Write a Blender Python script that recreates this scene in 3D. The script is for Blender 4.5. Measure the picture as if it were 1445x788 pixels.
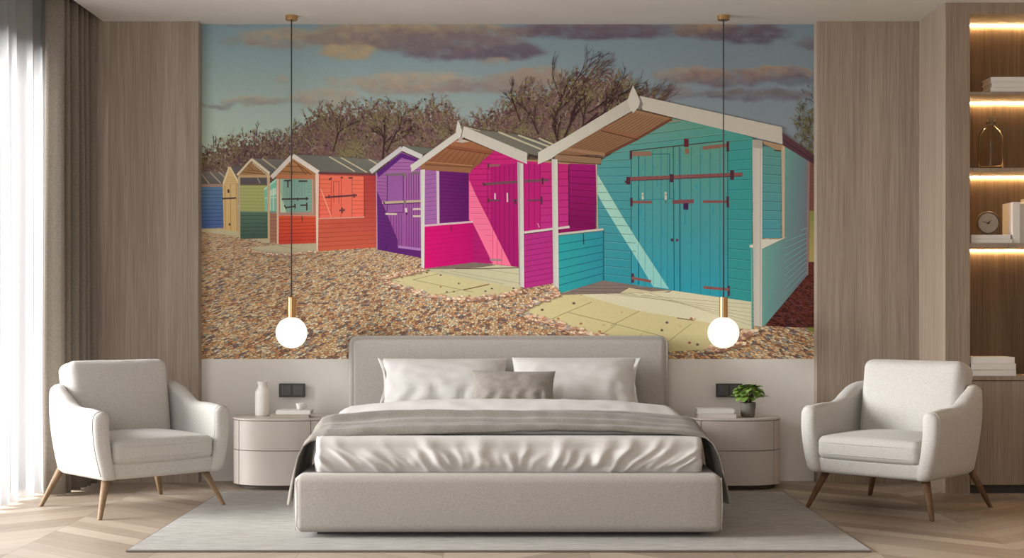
import bpy, bmesh, math, random
from mathutils import Vector, Matrix, noise

# ------------------------------------------------------------ scene, camera, light
scn = bpy.context.scene
for o in list(bpy.data.objects):
    bpy.data.objects.remove(o)
COL = scn.collection
F = 1963.0            # focal length in pixels of a 1445 wide frame
EYE = 1.035
scn.view_settings.view_transform = 'Standard'
scn.view_settings.look = 'None'
scn.view_settings.gamma = 1.0
scn.view_settings.use_curve_mapping = False
scn.view_settings.exposure = 0.40

cam_d = bpy.data.cameras.new('camera')
cam = bpy.data.objects.new('camera', cam_d)
COL.objects.link(cam)
cam_d.sensor_width = 36.0
cam_d.lens = 36.0 * F / 1445.0
cam_d.shift_x = 0.0003
cam_d.shift_y = 46.0 / 1445.0
cam.location = (0, 0, EYE)
cam.rotation_euler = (math.pi / 2, 0, 0)
scn.camera = cam

world = bpy.data.worlds.new('world')
scn.world = world
world.use_nodes = True
bg = world.node_tree.nodes['Background']
bg.inputs[0].default_value = (0.80, 0.88, 1.0, 1)
bg.inputs[1].default_value = 0.35

def area(name, loc, rot, sx, sy, power, color):
    l = bpy.data.lights.new(name, 'AREA')
    l.shape = 'RECTANGLE'; l.size = sx; l.size_y = sy
    l.energy = power; l.color = color
    o = bpy.data.objects.new(name, l); COL.objects.link(o)
    o.location = loc; o.rotation_euler = rot
    return o
# daylight outside the window in the left wall
area('window_daylight', (-9.5, 5.9, 2.7), (0, math.radians(-81), 0), 5.0, 5.0, 7700, (1.0, 0.99, 0.97))
# soft fill lamp added behind the camera to raise the ambient light
area('rear_fill', (-1.2, -1.9, 1.7), (math.radians(90), 0, math.radians(0)), 2.6, 1.8, 58, (1.0, 0.97, 0.93))

# ------------------------------------------------------------ helpers
def lin(c):
    r = []
    for v in c[:3]:
        v = v / 255.0
        r.append(v / 12.92 if v <= 0.04045 else ((v + 0.055) / 1.055) ** 2.4)
    return r

def material(name, col=(200, 200, 200), rough=0.6, metal=0.0, emit=None, strength=0.0, spec=0.5, trans=0.0, ior=1.45, sheen=0.0, alpha=1.0):
    m = bpy.data.materials.new(name); m.use_nodes = True
    b = m.node_tree.nodes['Principled BSDF']
    b.inputs['Base Color'].default_value = (*lin(col), 1)
    b.inputs['Roughness'].default_value = rough
    b.inputs['Metallic'].default_value = metal
    b.inputs['Specular IOR Level'].default_value = spec
    b.inputs['Transmission Weight'].default_value = trans
    b.inputs['IOR'].default_value = ior
    b.inputs['Sheen Weight'].default_value = sheen
    if emit:
        b.inputs['Emission Color'].default_value = (*lin(emit), 1)
        b.inputs['Emission Strength'].default_value = strength
    return m

def nd(m, t, **kw):
    n = m.node_tree.nodes.new(t)
    for k, v in kw.items():
        setattr(n, k, v)
    return n

def noise_col(m, a, b, scale, detail=3, stretch=(1, 1, 1), bump=0.0, bump_scale=None, coord='Object', lo=0.3, hi=0.7):
    """two-tone noise on base colour, optional bump from a finer noise"""
    L = m.node_tree.links
    p = m.node_tree.nodes['Principled BSDF']
    tc = nd(m, 'ShaderNodeTexCoord'); mp = nd(m, 'ShaderNodeMapping')
    mp.inputs['Scale'].default_value = stretch
    L.new(tc.outputs[coord], mp.inputs[0])
    n = nd(m, 'ShaderNodeTexNoise'); n.inputs['Scale'].default_value = scale; n.inputs['Detail'].default_value = detail
    L.new(mp.outputs[0], n.inputs['Vector'])
    r = nd(m, 'ShaderNodeValToRGB')
    r.color_ramp.elements[0].position = lo; r.color_ramp.elements[0].color = (*lin(a), 1)
    r.color_ramp.elements[1].position = hi; r.color_ramp.elements[1].color = (*lin(b), 1)
    L.new(n.outputs['Fac'], r.inputs[0]); L.new(r.outputs[0], p.inputs['Base Color'])
    if bump:
        n2 = nd(m, 'ShaderNodeTexNoise'); n2.inputs['Scale'].default_value = bump_scale or scale; n2.inputs['Detail'].default_value = 2
        L.new(mp.outputs[0], n2.inputs['Vector'])
        bp = nd(m, 'ShaderNodeBump'); bp.inputs['Strength'].default_value = bump; bp.inputs['Distance'].default_value = 0.01
        L.new(n2.outputs['Fac'], bp.inputs['Height']); L.new(bp.outputs[0], p.inputs['Normal'])
    return m

def fabric(name, a, b, weave=420, bump=0.25, rough=0.95):
    """woven cloth: warp and weft threads as fine crossed waves"""
    m = material(name, a, rough, spec=0.15, sheen=0.15)
    L = m.node_tree.links; p = m.node_tree.nodes['Principled BSDF']
    tc = nd(m, 'ShaderNodeTexCoord')
    ns = []
    for st in ((weave, weave * .35, weave * .35), (weave * .35, weave * .35, weave), (weave * .35, weave, weave * .35)):
        mp = nd(m, 'ShaderNodeMapping'); mp.inputs['Scale'].default_value = st
        L.new(tc.outputs['Object'], mp.inputs[0])
        n = nd(m, 'ShaderNodeTexNoise'); n.inputs['Scale'].default_value = 1.0; n.inputs['Detail'].default_value = 2
        L.new(mp.outputs[0], n.inputs['Vector']); ns.append(n)
    a1 = nd(m, 'ShaderNodeMath', operation='ADD'); L.new(ns[0].outputs['Fac'], a1.inputs[0]); L.new(ns[1].outputs['Fac'], a1.inputs[1])
    a2 = nd(m, 'ShaderNodeMath', operation='ADD'); L.new(a1.outputs[0], a2.inputs[0]); L.new(ns[2].outputs['Fac'], a2.inputs[1])
    a3 = nd(m, 'ShaderNodeMath', operation='MULTIPLY'); L.new(a2.outputs[0], a3.inputs[0]); a3.inputs[1].default_value = 1 / 3
    r = nd(m, 'ShaderNodeValToRGB')
    r.color_ramp.elements[0].position = 0.34; r.color_ramp.elements[0].color = (*lin(a), 1)
    r.color_ramp.elements[1].position = 0.66; r.color_ramp.elements[1].color = (*lin(b), 1)
    L.new(a3.outputs[0], r.inputs[0]); L.new(r.outputs[0], p.inputs['Base Color'])
    bp = nd(m, 'ShaderNodeBump'); bp.inputs['Strength'].default_value = bump; bp.inputs['Distance'].default_value = 0.002
    L.new(a3.outputs[0], bp.inputs['Height']); L.new(bp.outputs[0], p.inputs['Normal'])
    return m

def wood(name, dark, light, fine=60, axis='z', rough=0.55, plank=None):
    """straight grain: noise stretched along one axis plus broad tone bands"""
    m = material(name, dark, rough, spec=0.3)
    L = m.node_tree.links; p = m.node_tree.nodes['Principled BSDF']
    tc = nd(m, 'ShaderNodeTexCoord')
    def mapped(s, along):
        mp = nd(m, 'ShaderNodeMapping')
        v = [s, s, s]; v['xyz'.index(axis)] = along
        mp.inputs['Scale'].default_value = v
        L.new(tc.outputs['Object'], mp.inputs[0])
        n = nd(m, 'ShaderNodeTexNoise'); n.inputs['Scale'].default_value = 1.0; n.inputs['Detail'].default_value = 4; n.inputs['Roughness'].default_value = 0.65
        n.inputs['Distortion'].default_value = 0.4
        L.new(mp.outputs[0], n.inputs['Vector']); return n
    n1 = mapped(fine * 2.2, 2.2); n2 = mapped(fine * .16, .35)
    mx = nd(m, 'ShaderNodeMix'); mx.data_type = 'FLOAT'; mx.inputs[0].default_value = 0.45
    L.new(n1.outputs['Fac'], mx.inputs[2]); L.new(n2.outputs['Fac'], mx.inputs[3])
    r = nd(m, 'ShaderNodeValToRGB')
    r.color_ramp.elements[0].position = 0.36; r.color_ramp.elements[0].color = (*lin(dark), 1)
    r.color_ramp.elements[1].position = 0.64; r.color_ramp.elements[1].color = (*lin(light), 1)
    L.new(mx.outputs[0], r.inputs[0]); L.new(r.outputs[0], p.inputs['Base Color'])
    bp = nd(m, 'ShaderNodeBump'); bp.inputs['Strength'].default_value = 0.12; bp.inputs['Distance'].default_value = 0.002
    L.new(n1.outputs['Fac'], bp.inputs['Height']); L.new(bp.outputs[0], p.inputs['Normal'])
    return m

def tag(o, label=None, cat=None, group=None, kind=None):
    if label: o['label'] = label
    if cat: o['category'] = cat
    if group: o['group'] = group
    if kind: o['kind'] = kind
    return o

def obj(name, bm, mat, parent=None, smooth=False, sub=0, bevel=0.0):
    me = bpy.data.meshes.new(name)
    bmesh.ops.recalc_face_normals(bm, faces=bm.faces[:])
    bm.to_mesh(me); bm.free()
    if smooth:
        for p in me.polygons: p.use_smooth = True
    for mm in (mat if isinstance(mat, (list, tuple)) else [mat]):
        me.materials.append(mm)
    o = bpy.data.objects.new(name, me); COL.objects.link(o)
    if parent: o.parent = parent
    if bevel:
        md = o.modifiers.new('bevel', 'BEVEL'); md.width = bevel; md.segments = 2; md.limit_method = 'ANGLE'
    if sub:
        md = o.modifiers.new('sub', 'SUBSURF'); md.levels = sub; md.render_levels = sub
    return o

def empty(name, loc=(0, 0, 0), rz=0.0):
    o = bpy.data.objects.new(name, None); COL.objects.link(o)
    o.location = loc; o.rotation_euler = (0, 0, rz); o.empty_display_size = 0.1
    return o

def copy_tree(o, parent=None):
    c = o.copy(); COL.objects.link(c)
    if parent: c.parent = parent
    for ch in [x for x in bpy.data.objects if x.parent == o]:
        copy_tree(ch, c)
    return c

def box(bm, x0, x1, y0, y1, z0, z1, mat=0):
    v = [bm.verts.new(p) for p in ((x0, y0, z0), (x1, y0, z0), (x1, y1, z0), (x0, y1, z0), (x0, y0, z1), (x1, y0, z1), (x1, y1, z1), (x0, y1, z1))]
    for f in ((0, 3, 2, 1), (4, 5, 6, 7), (0, 1, 5, 4), (1, 2, 6, 5), (2, 3, 7, 6), (3, 0, 4, 7)):
        fc = bm.faces.new([v[i] for i in f]); fc.material_index = mat
    return v

def bx(*a):
    bm = bmesh.new(); box(bm, *a); return bm

def axis_samples(h, r, n, arc=4):
    core = h - r
    out = []
    for k in range(arc + 1):
        out.append(core + r * math.tan(k / arc * math.pi / 4))
    neg = [-v for v in reversed(out)]
    mid = [-core + 2 * core * i / n for i in range(1, n)]
    return neg + mid + out

def rbox(cx, cy, cz, w, d, h, r, n=6, fn=None, bm=None):
    """rounded box; fn(u,v,t,p)->p deforms it, u v t in -1..1"""
    bm = bm or bmesh.new()
    hw, hd, hh = w / 2, d / 2, h / 2
    r = min(r, hw * .98, hd * .98, hh * .98)
    ax = [axis_samples(hw, r, n), axis_samples(hd, r, n), axis_samples(hh, r, max(2, n // 2))]
    H = (hw, hd, hh)
    cache = {}
    def vert(p):
        key = (round(p[0], 6), round(p[1], 6), round(p[2], 6))
        if key in cache: return cache[key]
        c = Vector([max(-(H[i] - r), min(H[i] - r, p[i])) for i in range(3)])
        dv = Vector(p) - c
        q = c + (dv.normalized() * r if dv.length > 1e-9 else dv)
        if fn: q = Vector(fn(q.x / hw, q.y / hd, q.z / hh, q))
        cache[key] = bm.verts.new((q.x + cx, q.y + cy, q.z + cz))
        return cache[key]
    for a in range(3):
        b, c = (a + 1) % 3, (a + 2) % 3
        for s in (-1, 1):
            for i in range(len(ax[b]) - 1):
                for j in range(len(ax[c]) - 1):
                    q = []
                    for (ii, jj) in ((i, j), (i + 1, j), (i + 1, j + 1), (i, j + 1)):
                        p = [0, 0, 0]; p[a] = s * H[a]; p[b] = ax[b][ii]; p[c] = ax[c][jj]
                        q.append(vert(p))
                    if len(set(q)) >= 3:
                        try: bm.faces.new(q)
                        except ValueError: pass
    return bm

def lathe(prof, n=32, cx=0, cy=0, cz=0, sx=1, sy=1, bm=None):
    bm = bm or bmesh.new()
    rings = []
    for (r, z) in prof:
        if r < 1e-6:
            rings.append([bm.verts.new((cx, cy, cz + z))])
        else:
            rings.append([bm.verts.new((cx + r * sx * math.cos(2 * math.pi * i / n), cy + r * sy * math.sin(2 * math.pi * i / n), cz + z)) for i in range(n)])
    for a, b in zip(rings, rings[1:]):
        for i in range(n):
            j = (i + 1) % n
            if len(a) == 1 and len(b) == 1: continue
            if len(a) == 1: bm.faces.new((a[0], b[j], b[i]))
            elif len(b) == 1: bm.faces.new((a[i], a[j], b[0]))
            else: bm.faces.new((a[i], a[j], b[j], b[i]))
    return bm

def tube(pts, r, n=8, bm=None, closed=False):
    bm = bm or bmesh.new()
    pts = [Vector(p) for p in pts]; rings = []
    N = len(pts)
    for k, p in enumerate(pts):
        if closed: t = pts[(k + 1) % N] - pts[k - 1]
        else: t = pts[min(k + 1, N - 1)] - pts[max(k - 1, 0)]
        t.normalize()
        a = Vector((0, 0, 1)) if abs(t.z) < 0.9 else Vector((1, 0, 0))
        u = t.cross(a).normalized(); v = t.cross(u)
        rr = r[k] if isinstance(r, (list, tuple)) else r
        rings.append([bm.verts.new(p + (u * math.cos(2 * math.pi * i / n) + v * math.sin(2 * math.pi * i / n)) * rr) for i in range(n)])
    seq = list(zip(rings, rings[1:])) + ([(rings[-1], rings[0])] if closed else [])
    for a, b in seq:
        for i in range(n):
            j = (i + 1) % n
            bm.faces.new((a[i], a[j], b[j], b[i]))
    if not closed:
        bm.faces.new(rings[0][::-1]); bm.faces.new(rings[-1])
    return bm

def slab(us, vs, top, bot, bm=None):
    """closed sheet: top(u,v) and bot(u,v) give points"""
    bm = bm or bmesh.new()
    T = [[bm.verts.new(top(u, v)) for v in vs] for u in us]
    B = [[bm.verts.new(bot(u, v)) for v in vs] for u in us]
    nu, nv = len(us), len(vs)
    for i in range(nu - 1):
        for j in range(nv - 1):
            bm.faces.new((T[i][j], T[i + 1][j], T[i + 1][j + 1], T[i][j + 1]))
            bm.faces.new((B[i][j], B[i][j + 1], B[i + 1][j + 1], B[i + 1][j]))
    for i in range(nu - 1):
        bm.faces.new((T[i][0], B[i][0], B[i + 1][0], T[i + 1][0]))
        bm.faces.new((T[i][-1], T[i + 1][-1], B[i + 1][-1], B[i][-1]))
    for j in range(nv - 1):
        bm.faces.new((T[0][j], T[0][j + 1], B[0][j + 1], B[0][j]))
        bm.faces.new((T[-1][j], B[-1][j], B[-1][j + 1], T[-1][j + 1]))
    return bm

def smooth01(a, b, x):
    t = max(0.0, min(1.0, (x - a) / (b - a)))
    return t * t * (3 - 2 * t)

def frange(a, b, n):
    return [a + (b - a) * i / n for i in range(n + 1)]

def ns(x, y=0.0, z=0.0):
    return noise.noise(Vector((x, y, z)))

def struct(name, bm, mat, **kw):
    o = obj(name, bm, mat, **kw); o['kind'] = 'structure'; return o

# ------------------------------------------------------------ materials
WALLM = noise_col(material('wall_paint', (222, 219, 214), 0.85), (224, 220, 215), (229, 226, 221), 3.0)
CEILM = noise_col(material('ceiling_paint', (225, 220, 214), 0.9), (222, 217, 211), (228, 224, 218), 2.0)
PANEL = wood('greige_oak_veneer', (138, 123, 110), (178, 163, 148), 55)
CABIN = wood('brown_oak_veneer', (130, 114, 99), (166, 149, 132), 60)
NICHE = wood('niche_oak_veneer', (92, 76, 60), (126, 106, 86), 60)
LINEN = fabric('light_grey_linen', (178, 175, 170), (206, 203, 198))
BEDFAB = fabric('bed_upholstery', (160, 155, 149), (186, 181, 175))
SHEET = noise_col(material('white_cotton', (216, 214, 211), 0.9, spec=0.15, sheen=0.1), (202, 200, 197), (210, 208, 205), 6)
THROWM = fabric('grey_throw_cloth', (120, 115, 108), (144, 139, 132), 300)
CUSHM = fabric('grey_cushion_cloth', (132, 126, 119), (156, 150, 143), 300)
STANDM = noise_col(material('greige_lacquer', (196, 187, 179), 0.45), (196, 187, 180), (203, 195, 188), 3)
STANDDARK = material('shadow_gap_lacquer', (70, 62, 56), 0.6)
LEGW = wood('walnut_leg', (112, 90, 68), (152, 127, 100), 120)
LEGD = wood('dark_walnut_leg', (88, 64, 46), (125, 95, 70), 120)
BRASS = material('brushed_brass', (205, 165, 115), 0.28, 1.0)
CORDM = material('grey_cord', (58, 62, 62), 0.7)
GLOBE = material('opal_glass', (250, 246, 238), 0.25, emit=(255, 244, 228), strength=0.75)
DARKP = material('anthracite_plastic', (62, 62, 62), 0.4)
CERAM = material('white_ceramic', (228, 224, 218), 0.45)
PAPER = noise_col(material('paper_block', (225, 220, 210), 0.9), (176, 170, 160), (214, 208, 198), 40, stretch=(1, 1, 30))
COVERW = material('white_book_cover', (222, 219, 214), 0.6)
COVERG = material('greige_book_cover', (178, 170, 158), 0.6)
COVERD = material('charcoal_book_cover', (70, 62, 56), 0.6)
LED = material('warm_led_strip', (255, 225, 180), 0.5, emit=(255, 212, 152), strength=105.0)

# drape cloth
DRAPE = fabric('taupe_drape_cloth', (116, 107, 96), (140, 131, 119), 260)

def sheer_material():
    m = bpy.data.materials.new('sheer_voile'); m.use_nodes = True
    t = m.node_tree; t.nodes.clear(); L = t.links
    out = t.nodes.new('ShaderNodeOutputMaterial')
    tr = t.nodes.new('ShaderNodeBsdfTransparent'); tl = t.nodes.new('ShaderNodeBsdfTranslucent'); df = t.nodes.new('ShaderNodeBsdfDiffuse')
    tl.inputs[0].default_value = (.17, .17, .175, 1); df.inputs[0].default_value = (.88, .88, .88, 1)
    m1 = t.nodes.new('ShaderNodeMixShader'); m2 = t.nodes.new('ShaderNodeMixShader')
    m1.inputs[0].default_value = 0.30; L.new(tl.outputs[0], m1.inputs[1]); L.new(df.outputs[0], m1.inputs[2])
    tc = t.nodes.new('ShaderNodeTexCoord'); n = t.nodes.new('ShaderNodeTexNoise'); n.inputs['Scale'].default_value = 900
    L.new(tc.outputs['Object'], n.inputs['Vector'])
    mr = t.nodes.new('ShaderNodeMapRange'); mr.inputs[3].default_value = 0.40; mr.inputs[4].default_value = 0.60
    L.new(n.outputs['Fac'], mr.inputs[0]); L.new(mr.outputs[0], m2.inputs[0])
    L.new(m1.outputs[0], m2.inputs[1]); L.new(tr.outputs[0], m2.inputs[2])
    L.new(m2.outputs[0], out.inputs[0])
    return m
SHEER = sheer_material()

def chevron_material():
    m = material('chevron_oak_floor', (190, 165, 140), 0.45, spec=0.35)
    t = m.node_tree; L = t.links; p = t.nodes['Principled BSDF']
    def M(op, a, b=None, c=None):
        n = t.nodes.new('ShaderNodeMath'); n.operation = op
        for i, v in enumerate((a, b, c)):
            if v is None: continue
            if isinstance(v, (int, float)): n.inputs[i].default_value = v
            else: L.new(v, n.inputs[i])
        return n.outputs[0]
    g = t.nodes.new('ShaderNodeNewGeometry'); s = t.nodes.new('ShaderNodeSeparateXYZ'); L.new(g.outputs['Position'], s.inputs[0])
    x, y = s.outputs[0], s.outputs[1]
    W = 0.62
    cx = M('DIVIDE', M('ADD', x, 20.13), W)
    colid = M('FLOOR', cx)
    fx = M('SUBTRACT', cx, colid)
    odd = M('MODULO', colid, 2.0)
    # up on even columns, down on odd columns
    fm = M('ADD', M('MULTIPLY', fx, M('SUBTRACT', 1.0, odd)), M('MULTIPLY', M('SUBTRACT', 1.0, fx), odd))
    vv = M('DIVIDE', M('SUBTRACT', M('ADD', y, 40.0), M('MULTIPLY', fm, W * 0.85)), 0.155)
    rowid = M('FLOOR', vv); fv = M('SUBTRACT', vv, rowid)
    cmb = t.nodes.new('ShaderNodeCombineXYZ'); L.new(colid, cmb.inputs[0]); L.new(rowid, cmb.inputs[1])
    wn = t.nodes.new('ShaderNodeTexWhiteNoise'); L.new(cmb.outputs[0], wn.inputs['Vector'])
    # grain along plank
    al = M('ADD', M('MULTIPLY', fm, 1.4), M('MULTIPLY', rowid, 7.3))
    c2 = t.nodes.new('ShaderNodeCombineXYZ'); L.new(M('MULTIPLY', vv, 9.0), c2.inputs[0]); L.new(al, c2.inputs[1]); L.new(M('MULTIPLY', colid, 3.1), c2.inputs[2])
    n1 = t.nodes.new('ShaderNodeTexNoise'); n1.inputs['Scale'].default_value = 1.2; n1.inputs['Detail'].default_value = 5; L.new(c2.outputs[0], n1.inputs['Vector'])
    mixf = M('ADD', M('MULTIPLY', wn.outputs['Value'], 0.5), M('MULTIPLY', n1.outputs['Fac'], 0.5))
    r = t.nodes.new('ShaderNodeValToRGB')
    r.color_ramp.elements[0].position = 0.2; r.color_ramp.elements[0].color = (*lin((142, 126, 110)), 1)
    r.color_ramp.elements[1].position = 0.8; r.color_ramp.elements[1].color = (*lin((184, 170, 154)), 1)
    L.new(mixf, r.inputs[0])
    # joints
    e1 = M('MINIMUM', fv, M('SUBTRACT', 1.0, fv)); e2 = M('MINIMUM', fx, M('SUBTRACT', 1.0, fx))
    j1 = M('LESS_THAN', e1, 0.012); j2 = M('LESS_THAN', e2, 0.003)
    j = M('MAXIMUM', j1, j2)
    mx = t.nodes.new('ShaderNodeMix'); mx.data_type = 'RGBA'
    L.new(M('MULTIPLY', j, 0.55), mx.inputs[0]); L.new(r.outputs[0], mx.inputs[6]); mx.inputs[7].default_value = (*lin((110, 88, 68)), 1)
    L.new(mx.outputs[2], p.inputs['Base Color'])
    bp = t.nodes.new('ShaderNodeBump'); bp.inputs['Strength'].default_value = 0.15; bp.inputs['Distance'].default_value = 0.002
    L.new(n1.outputs['Fac'], bp.inputs['Height']); L.new(bp.outputs[0], p.inputs['Normal'])
    return m
FLOORM = chevron_material()

# ------------------------------------------------------------ room shell
YW = 8.50           # mural wall
YP = 8.407          # face of the wood panels
ZC = 2.791          # dropped ceiling
XL, XR, YB = -2.95, 3.50, -1.6
struct('floor', bx(XL - .2, XR + .2, YB - .2, YW + .3, -0.12, 0.0), FLOORM)
struct('ceiling', bx(-2.47, XR + .1, YB - .1, YW + .2, ZC, ZC + .26), CEILM)
struct('trim_1', bx(XL - .1, -2.47, YB - .1, YW + .2, 2.98, 3.05), CEILM)['label'] = 'recessed curtain pocket in the ceiling'
struct('wall_back', bx(XL - .1, XR + .1, YW, YW + .15, 0, 3.0), WALLM)
struct('wall_right', bx(XR, XR + .15, YB - .1, YW + .1, 0, 3.0), PANEL)
# wall behind the camera with an opening that lets the rear fill in
bm = bmesh.new()
box(bm, XL - .1, -2.6, YB - .15, YB, 0, 3.0); box(bm, 0.2, XR + .1, YB - .15, YB, 0, 3.0)
box(bm, -2.6, 0.2, YB - .15, YB, 0, 0.7); box(bm, -2.6, 0.2, YB - .15, YB, 2.6, 3.0)
struct('wall_front', bm, PANEL)
# left wall with the wide window
WY0, WY1, WZ1 = 2.0, 8.08, 2.50
bm = bmesh.new()
box(bm, XL - .15, XL, YB - .1, WY0, 0, 3.0); box(bm, XL - .15, XL, WY1, YW + .1, 0, 3.0)
box(bm, XL - .15, XL, WY0, WY1, WZ1, 3.0)
struct('wall_left', bm, WALLM)
bm = bmesh.new()
for yy in (WY0, 3.9, 5.8, WY1 - .06):
    box(bm, XL - .10, XL - .05, yy, yy + .06, 0.06, WZ1 - .06)
box(bm, XL - .10, XL - .05, WY0, WY1, 0.0, .06); box(bm, XL - .10, XL - .05, WY0, WY1, WZ1 - .06, WZ1)
struct('window_1', bm, DARKP)
# white painted wall panel below the mural, a little proud
PX0, PX1 = -1.893, 1.845
struct('trim_2', bx(-1.893, 1.845, YW - .008, YW + .002, 0.0, 0.745), WALLM)
# wood panels left and right
struct('trim_3', bx(XL + .005, PX0, YP, YW + .002, 0.0, 2.98), PANEL)
bm = bmesh.new()
for xx in (2.12,):
    pass
struct('trim_4', bx(PX1, 2.47, YP, YW + .002, 0.0, ZC), PANEL)
# ------------------------------------------------------------ the printed wall mural (a flat photo wallpaper)
# The print is laid out on the wall in its own units: 1 unit = 1/230.9 m, x to the right, y down.
MUL = 1.18
class Mural:
    def __init__(s):
        s.v = []; s.f = []; s.c = []; s.m = []; s.uv = []; s.layer = 0.0
    def P(s, x, y):
        return ((x - 722) / 230.9, -s.layer, EYE - (y - 440) / 230.9)
    def col(s, c, x, y):
        if callable(c): c = c(x, y)
        g = .3 * c[0] + .59 * c[1] + .11 * c[2]; c = [v * .92 + g * .08 for v in c]
        l = lin([max(0, min(255, v)) for v in c]); return tuple(min(1, v * MUL) for v in l)
    def uvof(s, x, y):
        k = .0205; t = max(8.0, y - 252)
        return ((x - 717) / (k * t) , math.log(t) / (k * .62))
    def poly(s, pts, c, mat=0, step=1e-5):
        s.layer += step; b = len(s.v)
        pts = [(max(284.0, min(1150.0, x)), max(34.5, min(507.0, y))) for x, y in pts]
        q = []
        for p in pts:
            if not q or abs(p[0] - q[-1][0]) + abs(p[1] - q[-1][1]) > 1e-4: q.append(p)
        if len(q) > 2 and abs(q[0][0] - q[-1][0]) + abs(q[0][1] - q[-1][1]) < 1e-4: q.pop()
        if len(q) < 3: return
        for x, y in q:
            s.v.append(s.P(x, y)); s.c.append(s.col(c, x, y)); s.uv.append(s.uvof(x, y))
        # keep all faces turned to the room
        ar = sum(q[i][0] * q[(i + 1) % len(q)][1] - q[(i + 1) % len(q)][0] * q[i][1] for i in range(len(q)))
        idx = list(range(b, b + len(q)))
        s.f.append(idx[::-1] if ar > 0 else idx); s.m.append(mat)
    def line(s, p, q, w, c, w2=None, step=3e-6):
        dx, dy = q[0] - p[0], q[1] - p[1]; l = math.hypot(dx, dy)
        if l < 1e-6: return
        n = (-dy / l * w / 2, dx / l * w / 2); w2 = w if w2 is None else w2
        m = (-dy / l * w2 / 2, dx / l * w2 / 2)
        s.poly([(p[0] + n[0], p[1] + n[1]), (q[0] + m[0], q[1] + m[1]), (q[0] - m[0], q[1] - m[1]), (p[0] - n[0], p[1] - n[1])], c, 0, step)
    def grid(s, x0, x1, y0, y1, nx, ny, c, mat=0, keep=None):
        s.layer += 1e-5
        b = len(s.v)
        xs = frange(x0, x1, nx); ys = frange(y0, y1, ny)
        for y in ys:
            for x in xs:
                s.v.append(s.P(x, y)); s.c.append(s.col(c, x, y)); s.uv.append(s.uvof(x, y))
        for j in range(ny):
            for i in range(nx):
                if keep and not keep((xs[i] + xs[i + 1]) / 2, (ys[j] + ys[j + 1]) / 2): continue
                a = b + j * (nx + 1) + i
                s.f.append([a, a + nx + 1, a + nx + 2, a + 1]); s.m.append(mat)
MU = Mural()
rM = random.Random(42)
def fbm(x, y, z=0.0, o=4):
    return noise.fractal(Vector((x, y, z)), 1.0, 2.0, o)
def mix(a, b, t):
    t = max(0.0, min(1.0, t)); return tuple(a[i] + (b[i] - a[i]) * t for i in range(3))
def VG(y0, c0, y1, c1):
    return lambda x, y: mix(c0, c1, (y - y0) / (y1 - y0))
def HG(x0, c0, x1, c1):
    return lambda x, y: mix(c0, c1, (x - x0) / (x1 - x0))

# --- sky with evening clouds
CL = [  # cx cy rx ry strength top-colour bottom-colour
    (402, 54, 66, 15, 1.0, (186, 158, 124), (150, 136, 128)),
    (480, 52, 50, 17, 1.0, (168, 146, 124), (134, 118, 118)),
    (560, 50, 95, 20, 1.3, (178, 152, 124), (128, 110, 112)),
    (492, 72, 40, 12, 1.0, (182, 158, 122), (172, 146, 118)),
    (640, 64, 100, 20, 1.3, (140, 122, 118), (112, 98, 110)),
    (725, 74, 46, 11, 1.2, (112, 100, 110), (104, 90, 106)),
    (650, 44, 120, 11, 1.0, (172, 146, 118), (128, 110, 112)),
    (700, 86, 20, 4, .6, (168, 138, 116), (160, 132, 116)),
    (840, 42, 115, 14, 1.1, (122, 104, 108), (102, 88, 102)),
    (585, 118, 88, 15, .9, (188, 160, 130), (150, 130, 122)),
    (680, 122, 58, 9, .8, (140, 124, 122), (142, 122, 118)),
    (762, 106, 42, 13, .8, (176, 142, 118), (148, 126, 118)),
    (730, 116, 50, 15, .6, (170, 140, 118), (150, 128, 118)),
    (355, 143, 44, 7, .9, (194, 168, 136), (144, 136, 132)),
    (300, 150, 30, 3.5, .7, (140, 136, 134), (130, 128, 130)),
    (400, 143, 60, 4, .6, (158, 146, 134), (136, 130, 130)),
    (460, 138, 50, 14, .7, (182, 156, 130), (160, 144, 132)),
    (486, 117, 24, 6, .6, (184, 156, 128), (160, 144, 130)),
    (395, 113, 6, 4, .5, (180, 156, 130), (160, 150, 140)),
    (326, 60, 14, 7, .5, (150, 138, 124), (140, 134, 126)),
    (325, 35, 30, 3, .5, (150, 136, 120), (140, 130, 120)),
    (1000, 44, 46, 12, 1.1, (160, 130, 104), (104, 88, 98)),
    (1060, 48, 55, 13, 1.0, (112, 96, 102), (94, 84, 100)),
    (1142, 62, 18, 8, .6, (120, 100, 98), (110, 92, 96)),
    (975, 106, 50, 12, .9, (172, 138, 112), (126, 108, 108)),
    (1030, 110, 60, 13, .9, (150, 122, 108), (108, 94, 106)),
    (1100, 103, 48, 9, 1.0, (166, 134, 110), (110, 96, 106)),
    (1065, 134, 90, 8, .8, (122, 108, 108), (104, 96, 106)),
    (952, 132, 24, 10, .6, (146, 118, 114), (124, 106, 110)),
    (1130, 115, 50, 6, .5, (100, 92, 106), (96, 90, 104)),
]
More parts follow.
